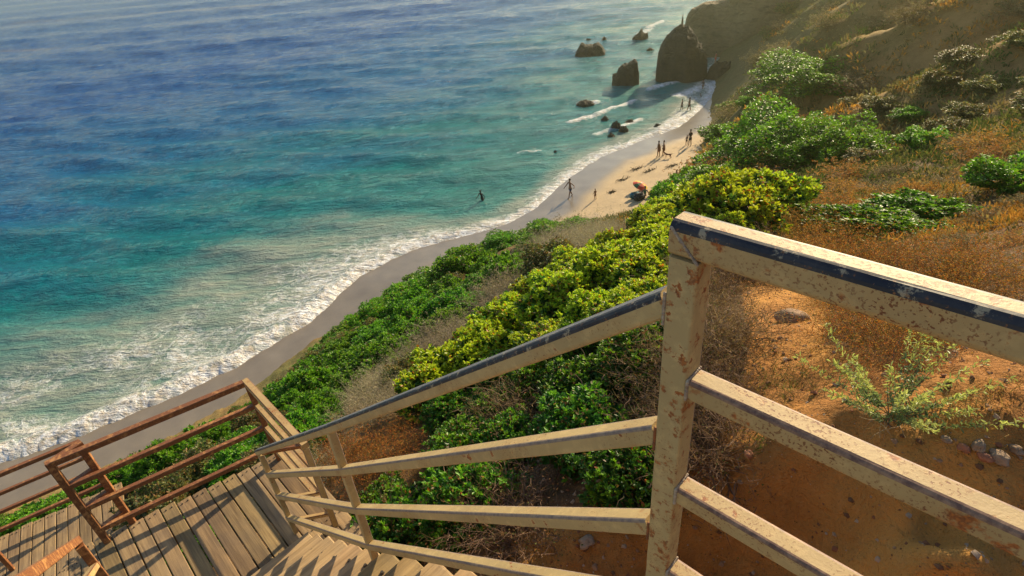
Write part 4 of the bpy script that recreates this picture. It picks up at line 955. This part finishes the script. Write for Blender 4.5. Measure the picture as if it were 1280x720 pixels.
person(858, 181, 1.05, .4, 'small child in dark clothes next to the tall adult near the cliff foot', .05, 0, top='navy', bottom='black', skin='darkskin')
person(852, 139, 1.45, .8, 'dark figure on the shiny wet sand, left one of two at the water edge', .14, 0, top='black', skin='darkskin')
person(861, 140, 1.7, .8, 'dark figure on shiny wet sand, taller right one of two at the water edge', .16, 0, top='black', skin='darkskin')
person(878, 115, 1.6, 1.8, 'person standing in bright foam below the tall stack', .12, 0, top='black', skin='darkskin')
person(876, 124, .7, 1.8, 'small child crouched in the bright foam below the tall stack', .02, .4, top='black', skin='darkskin')
rk = at_z(894, 99, 0); 
person(894, 79, 1.5, 1.0, 'person in bright red on the dark hump of rock beside the tall stack', .05, 0, top='red', bottom='red', skin='skin', z=2.15)
person(806, 246, 1.6, 2.6, 'person in green sitting on the sand beside the red and green parasol', sit=True, top='green', skin='darkskin')
person(845, 224, 1.5, 2.0, 'person in red sitting at the foot of the slope next to the rounded shrub', sit=True, top='red', skin='darkskin')
person(830, 238, 1.5, 1.5, 'person in dark top sitting on the blue towel', sit=True, top='red', skin='skin')
person(823, 239, 1.5, 1.9, 'person in navy top sitting at the left end of the blue towel', sit=True, top='navy', skin='skin')
# dog
p = hit(835, 198, 12); e = empty('dog', tuple(p), 1.0); tag(e, 'small brown dog trotting beside the close pair on the sand', 'dog')
skinned('body', [(0, -.22, .36, .085), (0, 0, .35, .08), (0, .2, .37, .095), (0, .32, .47, .055), (0, .40, .54, .06), (0, .50, .52, .03), (0, -.34, .44, .018), (0, -.42, .54, .012),
  (-.07, .2, .3, .04), (-.07, .19, .16, .022), (-.07, .22, .02, .022), (.07, .2, .3, .04), (.07, .24, .16, .022), (.07, .2, .02, .022),
  (-.07, -.22, .3, .055), (-.07, -.17, .2, .03), (-.07, -.27, .12, .02), (-.07, -.24, .02, .022), (.07, -.22, .3, .055), (.07, -.2, .2, .03), (.07, -.3, .12, .02), (.07, -.28, .02, .022)],
  [(1, 0), (1, 2), (2, 3), (3, 4), (4, 5), (0, 6), (6, 7), (2, 8), (8, 9), (9, 10), (2, 11), (11, 12), (12, 13), (0, 14), (14, 15), (15, 16), (16, 17), (0, 18), (18, 19), (19, 20), (20, 21)], 'brown', e, root=1)
# tipped parasol
p = hit(800, 238, 12); e = empty('beach_parasol', tuple(p), .9); tag(e, 'red, yellow and green parasol tipped over on the sand', 'parasol')
cols = ['red', 'yellow', 'red', 'green', 'red', 'red', 'yellow', 'red']
bm = bmesh.new(); ap = Vector((0, 0, .42)); rim = [Vector((1.0*cos(k*pi/8), 1.0*sin(k*pi/8), 0 if k % 2 == 0 else .015)) for k in range(16)]; mid = [Vector((.55*cos(k*pi/8), .55*sin(k*pi/8), .29)) for k in range(16)]
T = Matrix.Translation((0, 0, .38))@Matrix.Rotation(radians(24), 4, 'X')@Matrix.Scale(.68, 4)
va = bm.verts.new(T@ap); vm = [bm.verts.new(T@q) for q in mid]; vr = [bm.verts.new(T@q) for q in rim]
for k in range(16):
    k2 = (k+1) % 16; f = bm.faces.new((va, vm[k], vm[k2])); f.material_index = k//2; f = bm.faces.new((vm[k], vr[k], vr[k2], vm[k2])); f.material_index = k//2
can = bmobj('canopy', bm, [M[c_] for c_ in cols], e); so_ = can.modifiers.new('thick', 'SOLIDIFY'); so_.thickness = .008
tube('pole', T@Vector((0, 0, .46)), T@Vector((0, 0, -.42)), .03, .03, e, M['metal'], ref=(1, 0, 0))
def blob(px, py, sz, mat, name, label, cat, rot=0, rough=.12, bev=.3):
    p = hit(px, py, 12); bm = bmesh.new(); bmesh.ops.create_cube(bm, size=1); bmesh.ops.bevel(bm, geom=bm.edges[:], offset=.16, segments=3, affect='EDGES'); bmesh.ops.subdivide_edges(bm, edges=bm.edges[:], cuts=1)
    for v in bm.verts:
        k = 1+rough*float(pn3(v.co.x*3+px, v.co.y*3, v.co.z*3)); v.co = Vector((v.co.x*sz[0]*k, v.co.y*sz[1]*k, (v.co.z+.5)*sz[2]*k))
    e = empty(name, tuple(p), rot); tag(e, label, cat); bmobj('body', bm, M[mat], e, smooth=True)
    bm = bmesh.new(); bmesh.ops.create_cone(bm, segments=8, radius1=.03, radius2=.03, depth=sz[0]*.6, cap_ends=True, matrix=Matrix.Translation((0, 0, sz[2]*1.04))@Matrix.Rotation(pi/2, 4, 'Y')); bmobj('handle', bm, M['black'], e)
blob(815, 245, (.5, .35, .45), 'yellow', 'beach_bag', 'yellow bag on the sand right of the person in green', 'bag')
blob(799, 250, (.9, .55, .55), 'black', 'cool_box', 'dark bag on the sand behind the green shrubs', 'bag', .5)
blob(793, 248, (.8, .4, .5), 'teal', 'beach_chair', 'dark teal folded beach seat standing left of the dark bag', 'beach chair', .3)
def towel(px, py, w, l, rot, mat, label):
    p = hit(px, py, 12); n = 12; bm = bmesh.new(); g_ = []
    for i in range(n+1):
        row = []
        for j in range(n+1):
            a = (i/n-.5)*w; b = (j/n-.5)*l; xx = p[0]+a*cos(rot)-b*sin(rot); yy = p[1]+a*sin(rot)+b*cos(rot)
            zz = float(beach_z(np.array([xx]), np.array([yy]))[0])+.05+.03*float(pn3(a*4, b*4, px)); row.append(bm.verts.new((xx-p[0], yy-p[1], zz-p[2]+.02)))
        g_.append(row)
    for i in range(n):
        for j in range(n): bm.faces.new((g_[i][j], g_[i+1][j], g_[i+1][j+1], g_[i][j+1]))
    o = bmobj('beach_towel', bm, M[mat], smooth=True, loc=tuple(p)); o.modifiers.new('t', 'SOLIDIFY').thickness = .015; tag(o, label, 'towel')
towel(826, 241, 1.3, 2.4, -.7, 'blue', 'blue towel spread on the gravelly sand right of the yellow bag')
towel(836, 240, .9, 1.6, -.5, 'white', 'pale towel on the sand right of the blue towel')
for i, (px, py, w_, lb) in enumerate(((797, 211, 1.3, 'dark strand of dried seaweed left of the tide line on pale sand'), (779, 225, .9, 'small seaweed strand lying nearest the wet sand'), (812, 214, 1.1, 'short seaweed clump at the edge of the gravel'), (765, 241, .5, 'tiny seaweed scrap above the green slope'), (840, 208, 1.4, 'seaweed strand on the gravel below the long shadow'))):
    p = hit(px, py, 12); n = 60; P = rng.normal(size=(n, 3))*np.array([w_*.35, .10, .02]); P[:, 2] = np.abs(P[:, 2])+.02; D = unit(rng.normal(size=(n, 3))*np.array([1, .5, .15]))
    V, F, _ = ribbons(P, D, rng.uniform(.15, .5, n), np.full(n, .06), 3, .1, .3); V[:, 2] = np.maximum(V[:, 2], .01)
    tag(link('seaweed', npmesh('seaweed', V, F, M['weed']), None, tuple(p), (0, 0, .5)), lb, 'seaweed')

# ------------------------------------------------------------------ sea air
HZ = dict(x=(-400, 400), y=(-60, 520), z=(-5, 48))
bm = bmesh.new(); bmesh.ops.create_cube(bm, size=1)
for v in bm.verts: v.co = Vector((HZ['x'][0 if v.co.x < 0 else 1], HZ['y'][0 if v.co.y < 0 else 1], HZ['z'][0 if v.co.z < 0 else 1]))
t = NT('sea_haze'); v_ = t.n('ShaderNodeVolumePrincipled', {'Color': (.92, .92, .55, 1), 'Density': .00062, 'Anisotropy': .8})
t.t.links.new(v_.outputs[0], t.out.inputs['Volume']); M['haze'] = t.m
hz = bmobj('haze', bm, M['haze']); tag(hz, 'thin warm haze of sea air over beach and hillside', 'haze', kind='stuff')
# ------------------------------------------------------------------ camera, sun, sky
cam = bpy.data.cameras.new('camera'); co = bpy.data.objects.new('camera', cam); C.objects.link(co)
Rm = Matrix.Rotation(ROLL, 4, Vector((0, cos(PITCH), -sin(PITCH))))@Matrix.Rotation(pi/2-PITCH, 4, 'X')
co.matrix_world = Matrix.Translation((0, 0, EYE))@Rm
cam.sensor_width = 36; cam.lens = FPX/1280*36; cam.clip_start = .05; cam.clip_end = 20000
bpy.context.scene.camera = co
AZ = radians(38); EL = radians(25)
sd = Vector((sin(AZ)*cos(EL), cos(AZ)*cos(EL), sin(EL)))
L = bpy.data.lights.new('sun', 'SUN'); L.energy = 5.0; L.angle = radians(.5); L.color = (1., .81, .52)
lo = bpy.data.objects.new('sun', L); C.objects.link(lo); lo.rotation_euler = (-sd).to_track_quat('-Z', 'Y').to_euler(); lo.location = sd*40
sc = bpy.context.scene; w = bpy.data.worlds.new('World'); sc.world = w; w.use_nodes = True; nt = w.node_tree
sky = nt.nodes.new('ShaderNodeTexSky'); sky.sky_type = 'NISHITA'; sky.sun_disc = False; sky.sun_elevation = EL; sky.sun_rotation = AZ; sky.ozone_density = .5; sky.dust_density = .5
bg = nt.nodes['Background']; bg.inputs[1].default_value = .105; nt.links.new(sky.outputs[0], bg.inputs[0])
sc.view_settings.view_transform = 'Standard'; sc.view_settings.look = 'None'; sc.view_settings.exposure = .74; sc.view_settings.gamma = 1
sc.cycles.max_bounces = 6; sc.cycles.diffuse_bounces = 3; sc.cycles.glossy_bounces = 3; sc.cycles.transmission_bounces = 4; sc.cycles.volume_bounces = 0
sc.cycles.sample_clamp_indirect = 4; sc.cycles.sample_clamp_direct = 12
